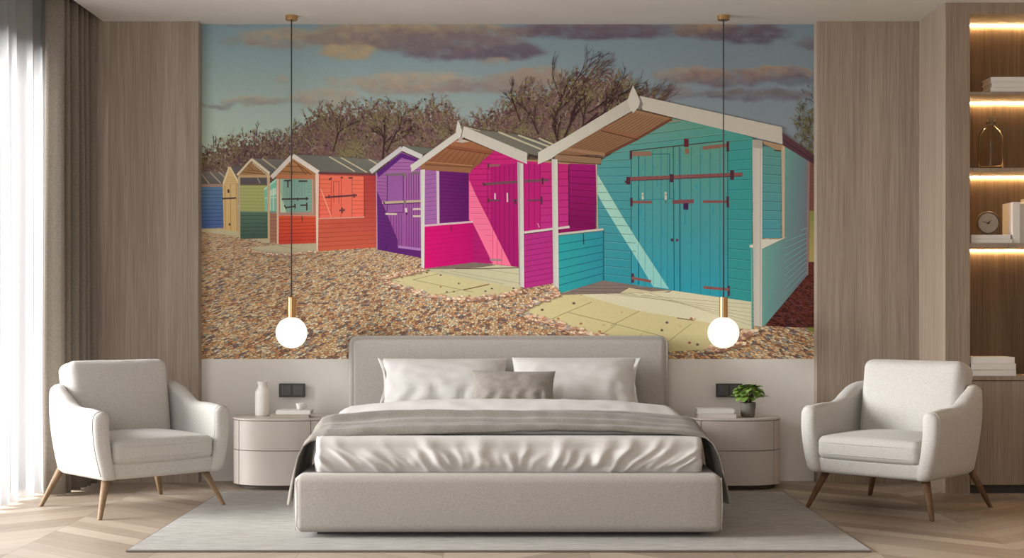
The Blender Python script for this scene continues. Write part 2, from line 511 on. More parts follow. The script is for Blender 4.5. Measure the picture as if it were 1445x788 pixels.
def sky(x, y):
    t = (y - 34) / 190
    l = mix((128, 156, 168), (176, 196, 180), t * 1.15); r = mix((118, 138, 150), (132, 142, 150), t)
    c = mix(l, r, (x - 330) / 700)
    dx = 9 * fbm(x / 34, y / 16, 1.3); dy = 5 * fbm(x / 30, y / 14, 5.1)
    fx, fy = x + dx, y + dy
    for (cx, cy, rx, ry, s, ct, cb) in CL:
        d = ((fx - cx) / rx) ** 2 + ((fy - cy) / ry) ** 2
        if d < 1.6:
            a = smooth01(1.5, .45, d) if False else (1 - smooth01(.45, 1.5, d))
            a *= s * (0.86 + .5 * fbm(x / 22, y / 9, 9.7))
            v = (fy - cy) / ry * .5 + .5 + .35 * fbm(x / 14, y / 8, 2.2)
            k = mix(ct, cb, v); k = (k[0] * .98, k[1] * 1.02, k[2] * 1.04)
            c = mix(c, k, a)
    return c
MU.grid(284, 1150, 34.5, 300, 346, 106, sky)

# --- bare and olive bushes behind the huts
TL = [(284, 210), (300, 204), (320, 195), (345, 188), (372, 187), (400, 184), (420, 176), (432, 164), (447, 150), (470, 145), (500, 147), (520, 144), (540, 143), (560, 144), (580, 148),
      (600, 143), (625, 143), (642, 152), (652, 170), (662, 168), (680, 158), (700, 150), (715, 140), (733, 118), (748, 114), (762, 126), (780, 118), (800, 104), (815, 96), (840, 96), (860, 100),
      (880, 110), (905, 122), (925, 132), (950, 142)]
def tline(x):
    if x <= TL[0][0]: return TL[0][1]
    for a, b in zip(TL, TL[1:]):
        if x <= b[0]: return a[1] + (b[1] - a[1]) * (x - a[0]) / (b[0] - a[0])
    return 300
def bushcol(x, y):
    n = fbm(x / 9, y / 9, 3.0); m = fbm(x / 2.4, y / 2.4, 8.0); w = fbm(x / 40, y / 30, 6)
    c = mix((112, 82, 84), (126, 104, 80), .5 + 1.1 * n)
    c = mix(c, (122, 116, 74), max(0, w * 1.8 + (.3 if 470 < x < 600 or 655 < x < 740 else 0) - .05))
    c = mix(c, (146, 120, 112), max(0, m * 1.0)); c = mix(c, (76, 50, 62), max(0, -m * 1.4))
    return c
def bkeep(x, y):
    t = tline(x)
    dpt = y - t
    return dpt > 0 and (fbm(x / 5, y / 5, 12) * 1.4 + .5 * fbm(x / 1.7, y / 1.7, 2)) < (dpt - 9) / 16.0
MU.grid(284, 950, 80, 290, 480, 150, bushcol, 0, bkeep)
TW = [(122, 92, 90), (92, 62, 68), (142, 120, 92), (158, 132, 122), (130, 124, 80), (104, 76, 82), (170, 146, 132)]
def twig(x, y, a, L, w, c, depth):
    x2, y2 = x + math.cos(a) * L, y - math.sin(a) * L
    MU.line((x, y), (x2, y2), w, c, w * .6, 5e-7)
    if depth:
        for k in range(rM.choice((2, 2, 3))):
            t = rM.uniform(.35, 1)
            twig(x + (x2 - x) * t, y + (y2 - y) * t, a + rM.uniform(-.7, .7), L * rM.uniform(.5, .75), w * .7, c, depth - 1)
for k in range(900):
    x = rM.uniform(286, 940); t = tline(x); y = t + rM.uniform(4, 34) * (1 if rM.random() < .6 else 2)
    lean = .9 if x > 700 else 1.5
    twig(x, y, rM.gauss(lean + .15, .5), rM.uniform(5, 12), rM.uniform(.5, 1.1), rM.choice(TW), 2)
# heavier limbs of the wind-swept tree
for (x, y, a, L, w) in ((790, 208, 1.9, 34, 2.6), (792, 206, 1.2, 44, 3), (760, 190, 2.0, 34, 2), (800, 200, .75, 60, 3.0), (815, 196, .6, 50, 2.4), (780, 180, 1.3, 50, 1.8),
                        (830, 160, .6, 46, 1.8), (850, 150, .55, 46, 1.6), (735, 175, 1.9, 44, 1.6), (540, 225, 1.5, 30, 2.4), (545, 215, 1.1, 34, 2), (470, 215, 1.3, 34, 1.6), (790, 150, 1.0, 50, 1.4), (805, 140, .9, 48, 1.3)):
    twig(x, y, a, L, w, (66, 42, 46), 3)
for k in range(900):      # leaves and tufts
    x = rM.uniform(286, 940); t = tline(x); y = t + rM.uniform(-3, 60)
    ol = rM.random() < (.75 if (480 < x < 560 or x > 660) else .4)
    r = rM.uniform(.5, 1.5); c = rM.choice(((120, 116, 70), (138, 130, 78), (104, 100, 56))) if ol else rM.choice(((150, 126, 112), (66, 44, 50), (130, 106, 96)))
    a = rM.uniform(0, 3)
    MU.poly([(x + r * 1.6 * math.cos(a), y + r * 1.6 * math.sin(a)), (x - r * math.sin(a), y + r * math.cos(a)), (x - r * 1.6 * math.cos(a), y - r * 1.6 * math.sin(a)), (x + r * math.sin(a), y - r * math.cos(a))], c, 0, 5e-7)
for (x0, y0) in ((858, 76), (948, 118), (910, 118), (935, 112)):
    for k in range(7):
        twig(x0 - 22 + k * 2, y0 + 24, .75 + rM.uniform(-.2, .2), 22, .7, (96, 72, 64), 1)
# tree at the right border
for k in range(260):
    x = rM.gauss(1142, 10); y = rM.gauss(190, 22)
    if x > 1149.5 or x < 1112: continue
    twig(x, y, rM.gauss(1.9, .6), rM.uniform(3, 6), .9, rM.choice(((108, 104, 62), (84, 74, 56), (122, 114, 74))), 2)

# --- shingle beach (pebbles come from the gravel shader)
def grav(x, y):
    return mix((248, 242, 230), (255, 248, 230), (y - 340) / 150)
MU.grid(284, 1150, 318, 507, 120, 30, grav, 1)

# --- coordinates of the five enlargements used for the drawing
def A(*p): return [(284 + x / 4, 200 + y / 4) for x, y in p]
def B(*p): return [(560 + x / 4, 160 + y / 4) for x, y in p]
def C(*p): return [(560 + x / 4, 270 + y / 4) for x, y in p]
def D(*p): return [(800 + x / 4, 110 + y / 4) for x, y in p]
def E(*p): return [(800 + x / 4, 290 + y / 4) for x, y in p]
def lines(T, w, c, *segs):
    for sgm in segs:
        a, b = T((sgm[0], sgm[1]), (sgm[2], sgm[3])); MU.line(a, b, w / 4, c)
def clip(p, q, poly):
    """clip segment to a convex polygon"""
    ar = sum(poly[i][0] * poly[(i + 1) % len(poly)][1] - poly[(i + 1) % len(poly)][0] * poly[i][1] for i in range(len(poly)))
    sg = 1 if ar > 0 else -1
    t0, t1 = 0.0, 1.0; dx, dy = q[0] - p[0], q[1] - p[1]
    for i in range(len(poly)):
        a, b = poly[i], poly[(i + 1) % len(poly)]
        ex, ey = b[0] - a[0], b[1] - a[1]
        num = sg * (ex * (p[1] - a[1]) - ey * (p[0] - a[0])); den = sg * (ex * dy - ey * dx)
        if abs(den) < 1e-9:
            if num < 0: return None
            continue
        t = -num / den
        if den > 0: t0 = max(t0, t)
        else: t1 = min(t1, t)
    if t0 >= t1: return None
    return ((p[0] + dx * t0, p[1] + dy * t0), (p[0] + dx * t1, p[1] + dy * t1))
def planks(Q, n, c, w=.9, clipto=None, hi=None, off=0.0):
    """Q = TL TR BR BL; n board joints between the left and the right edge"""
    for k in range(1, n):
        t = (k + off) / n
        a = (Q[0][0] + (Q[3][0] - Q[0][0]) * t, Q[0][1] + (Q[3][1] - Q[0][1]) * t)
        b = (Q[1][0] + (Q[2][0] - Q[1][0]) * t, Q[1][1] + (Q[2][1] - Q[1][1]) * t)
        sgm = clip(a, b, clipto) if clipto else (a, b)
        if not sgm: continue
        if hi:
            MU.line((sgm[0][0], sgm[0][1] + w), (sgm[1][0], sgm[1][1] + w), w, hi)
        MU.line(sgm[0], sgm[1], w, c)
def vplanks(Q, n, c, w=.8, clipto=None):
    R = [Q[0], Q[3], Q[2], Q[1]]
    planks(R, n, c, w, clipto)
poly = MU.poly

# blue hut
poly(A((-10, 168), (145, 172), (122, 240), (-10, 240)), VG(242, (118, 112, 108), 260, (98, 94, 92)))
lines(A, 6, (176, 162, 140), (0, 180, 46, 238), (50, 172, 112, 236), (100, 172, 140, 206))
poly(A((-10, 240), (124, 240), (124, 257), (-10, 257)), (160, 134, 116))
Q = A((-10, 256), (125, 256), (128, 487), (-10, 491)); poly(Q, VG(264, (88, 124, 156), 321, (72, 96, 150))); planks(Q, 11, (48, 66, 122), .7)
# pale slab before the yellow hut
poly(A((-10, 494), (130, 494), (215, 508), (215, 536), (120, 524), (-10, 510)), (186, 178, 140))
# yellow hut
poly(A((168, 140), (240, 140), (262, 225), (215, 225), (205, 200)), (100, 94, 92))
poly(A((162, 146), (122, 245), (128, 500), (212, 508), (208, 225)), VG(236, (214, 184, 128), 326, (206, 172, 112)))
planks(A((122, 190), (210, 190), (210, 250), (122, 250)), 5, (186, 154, 100), .6)
lines(A, 3, (160, 120, 78), (135, 250, 138, 498), (165, 240, 168, 500), (200, 240, 204, 505))
lines(A, 10, (222, 204, 158), (160, 143, 126, 240), (164, 146, 212, 232))
lines(A, 9, (82, 64, 66), (118, 323, 198, 319)); lines(A, 11, (80, 62, 60), (154, 270, 156, 290), (160, 462, 164, 474))
# green hut
poly(A((285, 97), (470, 100), (500, 178), (385, 180)), VG(224, (118, 114, 108), 245, (98, 96, 92)))
lines(A, 8, (180, 168, 140), (343, 95, 424, 155))
poly(A((288, 112), (212, 190), (380, 190)), (158, 120, 78)); lines(A, 4, (116, 80, 50), (262, 132, 300, 165), (262, 160, 345, 170), (236, 172, 372, 186))
poly(A((212, 188), (378, 188), (378, 204), (212, 204)), (186, 156, 110))
poly(A((218, 204), (375, 204), (375, 248), (220, 248)), (92, 88, 90)); lines(A, 6, (150, 142, 128), (318, 206, 334, 236))
lines(A, 7, (120, 100, 80), (222, 244, 372, 244))
Q = A((222, 248), (372, 248), (372, 396), (222, 392)); poly(Q, VG(262, (170, 176, 108), 298, (162, 168, 104))); planks(Q, 8, (140, 144, 84), .6)
poly(A((356, 272), (425, 212), (428, 395), (360, 392)), (120, 196, 168))
poly(A((388, 275), (425, 262), (425, 300), (390, 310)), (188, 218, 198)); poly(A((365, 325), (425, 322), (425, 388), (365, 388)), (134, 188, 168))
lines(A, 5, (196, 224, 202), (360, 320, 425, 316), (388, 270, 390, 390), (408, 262, 408, 390))
lines(A, 9, (168, 222, 196), (356, 272, 425, 214))
Q = A((218, 396), (376, 398), (376, 546), (222, 550)); poly(Q, VG(299, (86, 116, 96), 337, (64, 92, 78))); planks(Q, 7, (54, 76, 66), .7)
lines(A, 5, (126, 146, 116), (218, 396, 440, 398))
poly(A((209, 198), (221, 198), (222, 550), (214, 548)), (186, 172, 142))
Q = A((388, 406), (428, 406), (428, 572), (388, 570)); poly(Q, (166, 112, 90)); planks(Q, 8, (128, 80, 68), .6)
poly(A((372, 180), (389, 180), (388, 568), (379, 568)), (202, 174, 134))
poly(A((290, 548), (380, 550), (390, 572), (360, 574)), (184, 176, 140))
for k in range(10):
    x, y = 290 + k * 10, 122 + k * 8.2; poly(A((x, y - 6), (x + 12, y + 4), (x + 4, y + 9)), (210, 196, 164))
lines(A, 12, (214, 200, 168), (288, 98, 204, 190)); lines(A, 15, (218, 206, 176), (285, 100, 386, 180))
# orange hut
poly(A((525, 75), (735, 82), (1010, 106), (1030, 112), (985, 184), (668, 172)), lambda x, y: mix((116, 114, 106), (92, 94, 88), fbm(x / 6, y / 3) + .5))
lines(A, 7, (192, 180, 146), (722, 85, 868, 170), (788, 90, 936, 175), (945, 100, 992, 126))
poly(A((515, 92), (418, 206), (650, 214), (655, 184)), VG(224, (184, 136, 88), 253, (158, 104, 66)))
lines(A, 5, (122, 76, 48), (470, 140, 560, 142), (450, 168, 610, 178), (500, 120, 520, 200), (545, 130, 600, 196), (520, 110, 640, 200))
poly(A((422, 186), (655, 188), (655, 213), (422, 208)), (190, 118, 78))
poly(A((425, 210), (650, 212), (648, 412), (427, 408)), (172, 132, 112))
poly(A((446, 212), (624, 214), (624, 398), (447, 402)), (128, 168, 152))
poly(A((447, 285), (482, 400), (447, 402)), (186, 208, 176)); poly(A((447, 213), (462, 213), (462, 330), (447, 285)), (150, 186, 160))
vplanks(A((470, 214), (600, 214), (600, 398), (470, 400)), 9, (106, 144, 132), .5)
planks(A((600, 214), (624, 214), (624, 398), (600, 398)), 10, (106, 144, 132), .5)
lines(A, 9, (70, 62, 60), (468, 222, 508, 221), (550, 224, 600, 224), (455, 326, 606, 323), (476, 374, 530, 366), (560, 360, 600, 359))
lines(A, 8, (66, 58, 58), (490, 222, 491, 260), (597, 345, 597, 390), (530, 352, 531, 378), (545, 318, 545, 334), (596, 314, 596, 332), (470, 360, 482, 380))
lines(A, 8, (186, 148, 132), (440, 404, 640, 408)); lines(A, 3, (214, 190, 166), (628, 214, 630, 400), (446, 214, 448, 402))
Q = A((436, 420), (648, 416), (648, 574), (436, 581)); poly(Q, VG(304, (222, 84, 50), 345, (206, 66, 50))); planks(Q, 8, (160, 46, 40), .7)
lines(A, 8, (204, 142, 124), (434, 415, 682, 419)); lines(A, 5, (120, 50, 44), (570, 422, 571, 456))
poly(A((427, 210), (439, 210), (438, 580), (428, 578)), (224, 190, 162))
poly(A((240, 602), (370, 590), (436, 582), (655, 574), (655, 618), (520, 640), (400, 638), (310, 626)), HG(344, (190, 180, 146), 448, (184, 174, 142)))
lines(A, 3, (160, 146, 108), (430, 584, 540, 606))
Q = A((662, 185), (986, 190), (992, 598), (660, 620)); poly(Q, lambda x, y: mix(mix((212, 88, 66), (178, 54, 58), (x - 450) / 82), (206, 96, 66), (y - 246) / 140))
planks(Q, 17, (160, 56, 56), .6)
Q = A((672, 190), (920, 198), (920, 426), (672, 436)); poly(Q, VG(248, (236, 112, 82), 308, (240, 104, 86))); planks(Q, 10, (186, 72, 62), .6)
poly(A((735, 204), (852, 208), (852, 426), (735, 430)), (236, 108, 86))
lines(A, 3, (176, 66, 60), (735, 205, 735, 428), (748, 225, 748, 310), (778, 225, 778, 350), (748, 225, 778, 226), (792, 205, 792, 428), (852, 208, 852, 426), (750, 300, 750, 345))
lines(A, 10, (98, 56, 62), (700, 316, 880, 303), (780, 390, 812, 386)); lines(A, 9, (110, 56, 58), (720, 216, 738, 206), (832, 206, 856, 206), (788, 205, 800, 203), (795, 372, 796, 406), (862, 296, 864, 318), (722, 302, 722, 322))
lines(A, 5, (246, 160, 126), (674, 264, 735, 426))
lines(A, 4, (110, 40, 46), (920, 198, 921, 430)); lines(A, 8, (222, 146, 128), (662, 436, 922, 427))
lines(A, 14, (110, 62, 66), (664, 178, 986, 186))
poly(A((645, 185), (665, 182), (660, 616), (651, 614)), (228, 200, 180))
lines(A, 24, (216, 208, 196), (516, 82, 398, 204)); lines(A, 25, (222, 214, 202), (516, 80, 662, 176))
# purple hut
poly(A((1130, 22), (1290, 38), (1340, 40), (1246, 74)), lambda x, y: (104, 108, 98))
poly(A((990, 178), (1130, 60), (1240, 106), (1330, 160), (1332, 462), (1240, 655), (992, 610)), VG(215, (168, 104, 170), 360, (150, 72, 150)))
W = A((990, 180), (1130, 70), (1240, 106), (1240, 655), (992, 610))
planks(A((990, 90), (1245, 90), (1245, 600), (990, 560)), 24, (104, 52, 118), .6, A((992, 178), (1130, 64), (1170, 80), (1170, 180), (1050, 190), (1050, 600), (992, 600)) if False else A((992, 178), (1048, 130), (1048, 596), (992, 590)))
planks(A((1000, 60), (1245, 60), (1245, 180), (1000, 180)), 6, (104, 52, 118), .6, A((1000, 174), (1130, 84), (1240, 112), (1240, 172)))
poly(A((990, 176), (1130, 64), (1232, 104), (1224, 120), (1132, 92), (1000, 204)), (94, 36, 122))
poly(A((1050, 184), (1142, 180), (1142, 404), (1050, 398)), (152, 88, 162))
vplanks(A((1146, 180), (1240, 176), (1240, 600), (1146, 596)), 7, (92, 44, 108), .8)
vplanks(A((1056, 408), (1146, 408), (1146, 596), (1056, 590)), 6, (98, 48, 112), .8)
poly(A((992, 278), (1022, 345), (1052, 415), (1110, 560), (1108, 592), (1240, 612), (1240, 657), (992, 610)), VG(270, (104, 42, 122), 360, (92, 30, 110)))
planks(A((992, 280), (1110, 280), (1110, 640), (992, 600)), 17, (78, 24, 96), .5, A((992, 280), (1022, 345), (1052, 415), (1110, 560), (1108, 592), (992, 600)))
lines(A, 14, (168, 116, 178), (1112, 594, 1240, 610)); lines(A, 4, (82, 30, 98), (1141, 180, 1141, 400), (1052, 404, 1142, 402), (1050, 186, 1050, 400))
lines(A, 13, (188, 168, 138), (1022, 346, 1280, 334)); lines(A, 5, (92, 40, 96), (1030, 356, 1240, 346))
lines(A, 13, (122, 104, 112), (1040, 188, 1146, 184), (1180, 182, 1236, 176)); lines(A, 10, (206, 192, 172), (1040, 409, 1104, 410), (1195, 382, 1240, 381), (1195, 422, 1240, 422))
lines(A, 14, (130, 112, 116), (1152, 176, 1153, 208), (1150, 330, 1150, 352)); lines(A, 12, (206, 196, 188), (1155, 376, 1158, 400)); lines(A, 8, (70, 30, 76), (1160, 400, 1160, 414), (1030, 340, 1034, 352), (1045, 590, 1046, 606))
Q = A((1262, 170), (1328, 160), (1328, 463), (1262, 468)); poly(Q, (162, 96, 168)); planks(Q, 12, (108, 58, 122), .7, None, (168, 116, 180))
poly(A((1327, 165), (1343, 165), (1345, 462), (1331, 463)), (206, 188, 200))
lines(A, 5, (178, 148, 184), (989, 176, 993, 610))
lines(A, 26, (200, 198, 198), (1133, 38, 956, 172)); lines(A, 27, (206, 204, 202), (1133, 38, 1246, 88))

# magenta hut
Q = B((240, 320), (408, 340), (408, 612), (241, 622)); poly(Q, HG(620, (112, 28, 112), 662, (92, 18, 98))); planks(Q, 15, (78, 14, 82), .6)
poly(B((375, 72), (460, 95), (560, 105), (690, 122), (790, 150), (880, 172), (910, 212), (860, 232), (740, 244)), lambda x, y: mix((96, 96, 88), (120, 118, 104), fbm(x / 8, y / 4) + .5))
lines(B, 10, (186, 180, 150), (572, 106, 818, 206), (684, 124, 860, 190), (800, 142, 880, 176)); lines(B, 4, (186, 176, 146), (380, 76, 470, 100), (575, 104, 600, 112))
lines(B, 16, (70, 56, 52), (742, 236, 800, 252))
poly(B((736, 262), (1160, 286), (1160, 300), (736, 288)), (168, 130, 92))
WB = B((545, 212), (700, 268), (970, 290), (970, 650), (720, 684), (690, 872), (535, 850), (430, 843), (430, 620), (405, 612), (405, 335), (440, 290))
poly(WB, VG(215, (206, 34, 120), 378, (172, 20, 112)))
planks(B((405, 190), (535, 190), (535, 848), (405, 848)), 21, (150, 16, 92), .7, B((408, 340), (440, 295), (520, 232), (532, 240), (532, 846), (430, 840), (408, 700)))
lines(B, 3, (150, 16, 92), (470, 262, 650, 258), (520, 232, 600, 234))
poly(B((408, 376), (446, 462), (522, 612), (646, 864), (540, 850), (522, 815), (428, 622), (408, 600)), VG(254, (240, 106, 150), 375, (244, 112, 150)))
planks(B((405, 190), (535, 190), (535, 848), (405, 848)), 21, (198, 60, 112), .7, B((408, 376), (446, 462), (522, 612), (535, 640), (535, 846), (522, 815), (428, 622), (408, 600)), (250, 140, 172))
poly(B((535, 296), (684, 282), (684, 872), (646, 864), (535, 640)), VG(232, (186, 22, 114), 378, (166, 16, 108)))
lines(B, 3, (130, 10, 84), (512, 300, 512, 590), (535, 296, 535, 640), (556, 300, 556, 680), (580, 300, 580, 728), (608, 300, 608, 786), (634, 300, 634, 838), (660, 296, 660, 868))
lines(B, 3, (206, 66, 118), (541, 655, 541, 848), (566, 704, 566, 852), (592, 756, 592, 855))
poly(B((430, 622), (524, 815), (536, 850), (430, 843)), (178, 20, 108)); planks(B((428, 600), (535, 600), (535, 850), (428, 846)), 8, (146, 12, 88), .6, B((430, 626), (524, 815), (536, 850), (430, 843)))
poly(B((712, 280), (812, 292), (812, 655), (720, 664)), (190, 26, 118)); lines(B, 3, (140, 12, 88), (745, 286, 745, 655), (776, 288, 776, 655), (808, 290, 808, 655))
Q = B((812, 290), (968, 292), (968, 650), (812, 660)); poly(Q, VG(232, (196, 34, 116), 324, (192, 44, 134))); planks(Q, 9, (146, 16, 90), .8, None)
Q = B((972, 285), (1122, 292), (1122, 668), (972, 650)); poly(Q, VG(232, (164, 20, 112), 326, (122, 8, 84))); planks(Q, 10, (112, 6, 74), .8)
lines(B, 5, (92, 20, 60), (969, 290, 971, 648))
lines(B, 14, (110, 74, 84), (482, 402, 680, 388), (718, 384, 856, 379)); lines(B, 13, (150, 92, 98), (508, 297, 580, 294)); lines(B, 11, (112, 62, 88), (514, 493, 580, 492), (646, 493, 684, 492), (738, 493, 818, 491))
lines(B, 10, (96, 44, 66), (516, 284, 516, 310), (822, 362, 822, 404), (816, 470, 816, 516), (484, 392, 500, 410), (516, 480, 518, 504), (668, 486, 670, 515)); lines(B, 8, (214, 188, 196), (554, 452, 554, 486), (623, 450, 624, 502))
lines(B, 11, (150, 128, 128), (524, 826, 590, 830)); lines(B, 3, (220, 180, 196), (794, 622, 804, 646))
poly(B((905, 640), (1140, 655), (1140, 700), (905, 705)), (140, 14, 92))
# deck of the magenta hut and its paving
poly(C((-74, 492), (0, 472), (165, 448), (240, 464), (700, 545), (690, 566), (580, 590), (480, 606), (380, 612), (300, 606), (200, 590), (100, 566), (20, 544), (-50, 520)), HG(545, (204, 192, 142), 735, (192, 182, 136)))
lines(C, 3, (150, 138, 100), (90, 500, 240, 466), (90, 500, 430, 570), (240, 585, 390, 552), (-40, 500, 20, 512)); lines(C, 6, (128, 92, 66), (376, 558, 522, 526))
poly(C((155, 440), (430, 402), (692, 430), (692, 546), (480, 512), (240, 466)), HG(600, (182, 178, 144), 732, (196, 192, 156)))
lines(C, 2.5, (158, 150, 118), (300, 450, 690, 520), (420, 430, 690, 470), (240, 452, 600, 524))
poly(C((155, 440), (430, 402), (535, 412), (560, 418), (480, 430), (330, 440)), (122, 104, 96)); lines(C, 6, (98, 80, 74), (330, 438, 480, 438), (480, 438, 690, 432))
for (x, y) in ((350, 521), (248, 540), (282, 569), (322, 567), (500, 565), (536, 550), (658, 548), (410, 590), (30, 488), (170, 460), (248, 474)):
    poly(C((x - 8, y), (x, y - 5), (x + 8, y), (x, y + 6)), rM.choice(((120, 84, 60), (160, 110, 80), (96, 84, 76))))
Q = B((155, 642), (430, 616), (430, 843), (155, 878)); poly(Q, lambda x, y: mix((216, 8, 112), (188, 4, 106), (x - 598) / 70)); planks(Q, 9, (180, 6, 92), .5)
lines(B, 11, (208, 176, 184), (150, 636, 430, 613)); lines(B, 5, (140, 20, 70), (306, 632, 307, 668))
Q = B((714, 688), (882, 664), (882, 960), (718, 990)); poly(Q, (182, 42, 130)); planks(Q, 10, (138, 24, 98), .8)
lines(B, 13, (206, 196, 190), (718, 674, 974, 642)); lines(B, 5, (104, 40, 70), (718, 684, 880, 662))
# underside of its porch roof
poly(B((350, 138), (130, 300), (420, 325), (548, 214), (432, 165)), VG(194, (166, 106, 72), 240, (134, 84, 54)))
for k in range(9):
    lines(B, 3, (112, 68, 46), (300 + k * 26, 178 + k * 5, 190 + k * 34, 278 + k * 3))
lines(B, 14, (142, 84, 54), (284, 188, 536, 224)); lines(B, 4, (104, 58, 40), (284, 198, 530, 232))
poly(B((130, 284), (425, 306), (416, 338), (132, 320)), (150, 100, 68)); lines(B, 6, (172, 120, 84), (170, 276, 428, 298)); lines(B, 4, (100, 62, 44), (160, 292, 425, 306))
poly(B((330, 160), (372, 150), (412, 160), (370, 168)), (190, 184, 168)); poly(B((340, 100), (350, 160), (376, 140), (368, 90)), (170, 166, 158))
lines(B, 34, (206, 204, 194), (352, 118, 84, 312)); poly(B((378, 75), (735, 225), (735, 288), (364, 132)), HG(650, (204, 200, 188), 744, (198, 194, 184)))
poly(B((80, 290), (100, 290), (100, 322), (82, 333)), (206, 204, 194))
poly(B((345, 38), (366, 88), (366, 124), (352, 142), (334, 110), (334, 92)), (212, 208, 198)); poly(B((360, 78), (378, 76), (366, 134), (358, 140), (368, 100)), (128, 120, 112))
poly(B((133, 320), (159, 318), (155, 878), (138, 870)), HG(593, (196, 192, 188), 600, (222, 218, 212)))
poly(B((680, 275), (713, 285), (718, 986), (690, 976)), HG(730, (188, 184, 180), 740, (210, 208, 200)))
# gravel between the two huts stays; post foot
lines(B, 3, (120, 90, 80), (688, 280, 692, 974))

# teal hut ------------------------------------------------
SL = [(733, 440), (752, 428), (785, 417), (815, 416), (860, 424), (960, 445), (1064, 466), (1048, 472), (1037, 486), (1004, 493), (940, 497), (906, 484), (870, 480), (836, 474), (796, 462), (768, 452), (742, 446)]
poly(SL, HG(733, (206, 194, 140), 1060, (196, 184, 136)))
for sgm in ((800, 441, 835, 426.5), (801, 441, 866, 457), (902.5, 439, 862, 460), (866, 457, 935, 475), (975, 457, 938, 486), (775, 452, 800, 441), (870, 458, 852, 470)):
    MU.line(sgm[:2], sgm[2:], .9, (150, 134, 96))
poly(E((-60, 498), (0, 478), (200, 424), (480, 458), (870, 520), (1045, 545), (1045, 702), (960, 692), (700, 645), (400, 595), (80, 505)), HG(800, (212, 206, 172), 1060, (206, 202, 170)))
for k in range(6):
    lines(E, 2.2, (160, 152, 116), (120 + k * 60, 500 - k * 4, 1045, 560 + k * 24) if k else (300, 500, 1045, 560))
lines(E, 5, (120, 96, 70), (620, 636, 715, 650)); poly(E((-40, 500), (200, 424), (480, 456), (600, 478), (575, 492), (300, 498), (0, 504)), (126, 112, 104))
lines(E, 2.5, (98, 84, 80), (60, 470, 480, 470), (110, 452, 400, 452), (20, 486, 300, 490)); poly(E((300, 495), (350, 466), (470, 486), (590, 480), (540, 494)), (200, 190, 150))
for (x, y) in ((38, 553), (78, 668), (208, 676), (184, 712), (308, 604), (563, 662), (640, 683), (700, 640), (420, 730), (690, 776), (735, 786), (535, 705), (-50, 640), (-140, 590), (720, 642)):
    poly(E((x - 10, y), (x - 2, y - 8), (x + 9, y - 3), (x + 8, y + 5), (x - 4, y + 7)), rM.choice(((150, 100, 70), (196, 170, 130), (110, 88, 76), (176, 120, 82))))
poly([(800, 464), (815, 463), (829, 469), (826, 476), (800, 476)], (255, 224, 190), 1)
# right border: bricks, grass, shaded pebbles
poly([(1140, 225), (1150, 232), (1150, 300), (1140, 300)], (120, 78, 62)); planks([(1140, 225), (1150, 225), (1150, 300), (1140, 300)], 16, (84, 52, 46), .6)
poly([(1139, 298), (1150, 298), (1150, 370), (1139, 370)], lambda x, y: mix((110, 124, 56), (170, 150, 96), .5 + .5 * math.sin(y / 8)))
poly(E((1355, 320), (1410, 320), (1410, 690), (1300, 690), (1120, 680), (1200, 560)), (120, 74, 82), 1)
poly(E((1350, 690), (1410, 690), (1410, 720), (1370, 712)), (128, 138, 60))
TG = lambda x, y: mix(mix((104, 156, 138), (64, 152, 166), (y - 170) / 110), (40, 146, 164), (y - 280) / 120)
poly(D((195, 465), (170, 490), (170, 1145), (205, 1145), (1040, 1265), (1048, 340), (880, 285), (590, 230), (395, 340)), lambda x, y: mix(TG(x, y), (48, 152, 146), max(0, (x - 950) / 150)))
# horizontal boards of the gable and either side of the doors
for (x0, y0, x1, y1) in ((455, 320, 780, 280), (350, 380, 900, 318), (235, 428, 1040, 348), (195, 470, 360, 462)):
    lines(D, 3.5, (66, 112, 104), (x0, y0, x1, y1)); lines(D, 2, (124, 172, 152), (x0, y0 - 4, x1, y1 - 4))
lines(D, 3, (66, 112, 104), (560, 262, 640, 250))
LW = D((172, 480), (360, 480), (360, 1165), (172, 1145)); planks(D((172, 465), (360, 460), (360, 1170), (172, 1148)), 15, (38, 100, 116), .8, LW, (88, 166, 178))
RW = D((908, 400), (1043, 395), (1040, 1262), (908, 1244)); planks(D((908, 360), (1043, 345), (1040, 1262), (908, 1240)), 16, (30, 104, 112), .8, RW, (76, 172, 174))
# doors
DG = lambda x, y: mix(mix((92, 154, 136), (56, 158, 172), (y - 205) / 55), (38, 154, 176), (y - 265) / 140)
poly(D((362, 412), (598, 388), (604, 1200), (362, 1166)), DG); poly(D((606, 386), (904, 358), (904, 1244), (606, 1202)), DG)
for xx in (402, 440, 482, 530, 566): lines(D, 2.6, (34, 116, 138), (xx, 420 - (xx - 360) * .1, xx, 1170 + (xx - 402) * .12))
for xx in (640, 700, 752, 806, 862): lines(D, 2.6, (34, 116, 134), (xx, 400 - (xx - 600) * .1, xx, 1205 + (xx - 640) * .14))
for k in range(60):     # weathering streaks on the paint
    x = rM.uniform(372, 890); y = rM.uniform(430, 1120); L = rM.uniform(20, 90)
    lines(D, rM.uniform(3, 9), mix(DG(0, 110 + y / 4), (30, 120, 160) if rM.random() < .5 else (90, 176, 170), .22), (x, y, x + rM.uniform(-2, 2), y + L))
lines(D, 5, (70, 48, 46), (355, 414, 880, 358)); lines(D, 4, (24, 92, 108), (362, 412, 362, 1166), (598, 390, 604, 1202), (632, 388, 636, 1206), (905, 360, 906, 1242), (404, 434, 578, 430), (578, 430, 578, 685), (404, 434, 404, 1168))
lines(D, 3, (34, 116, 134), (404, 690, 598, 684), (885, 380, 885, 1230))
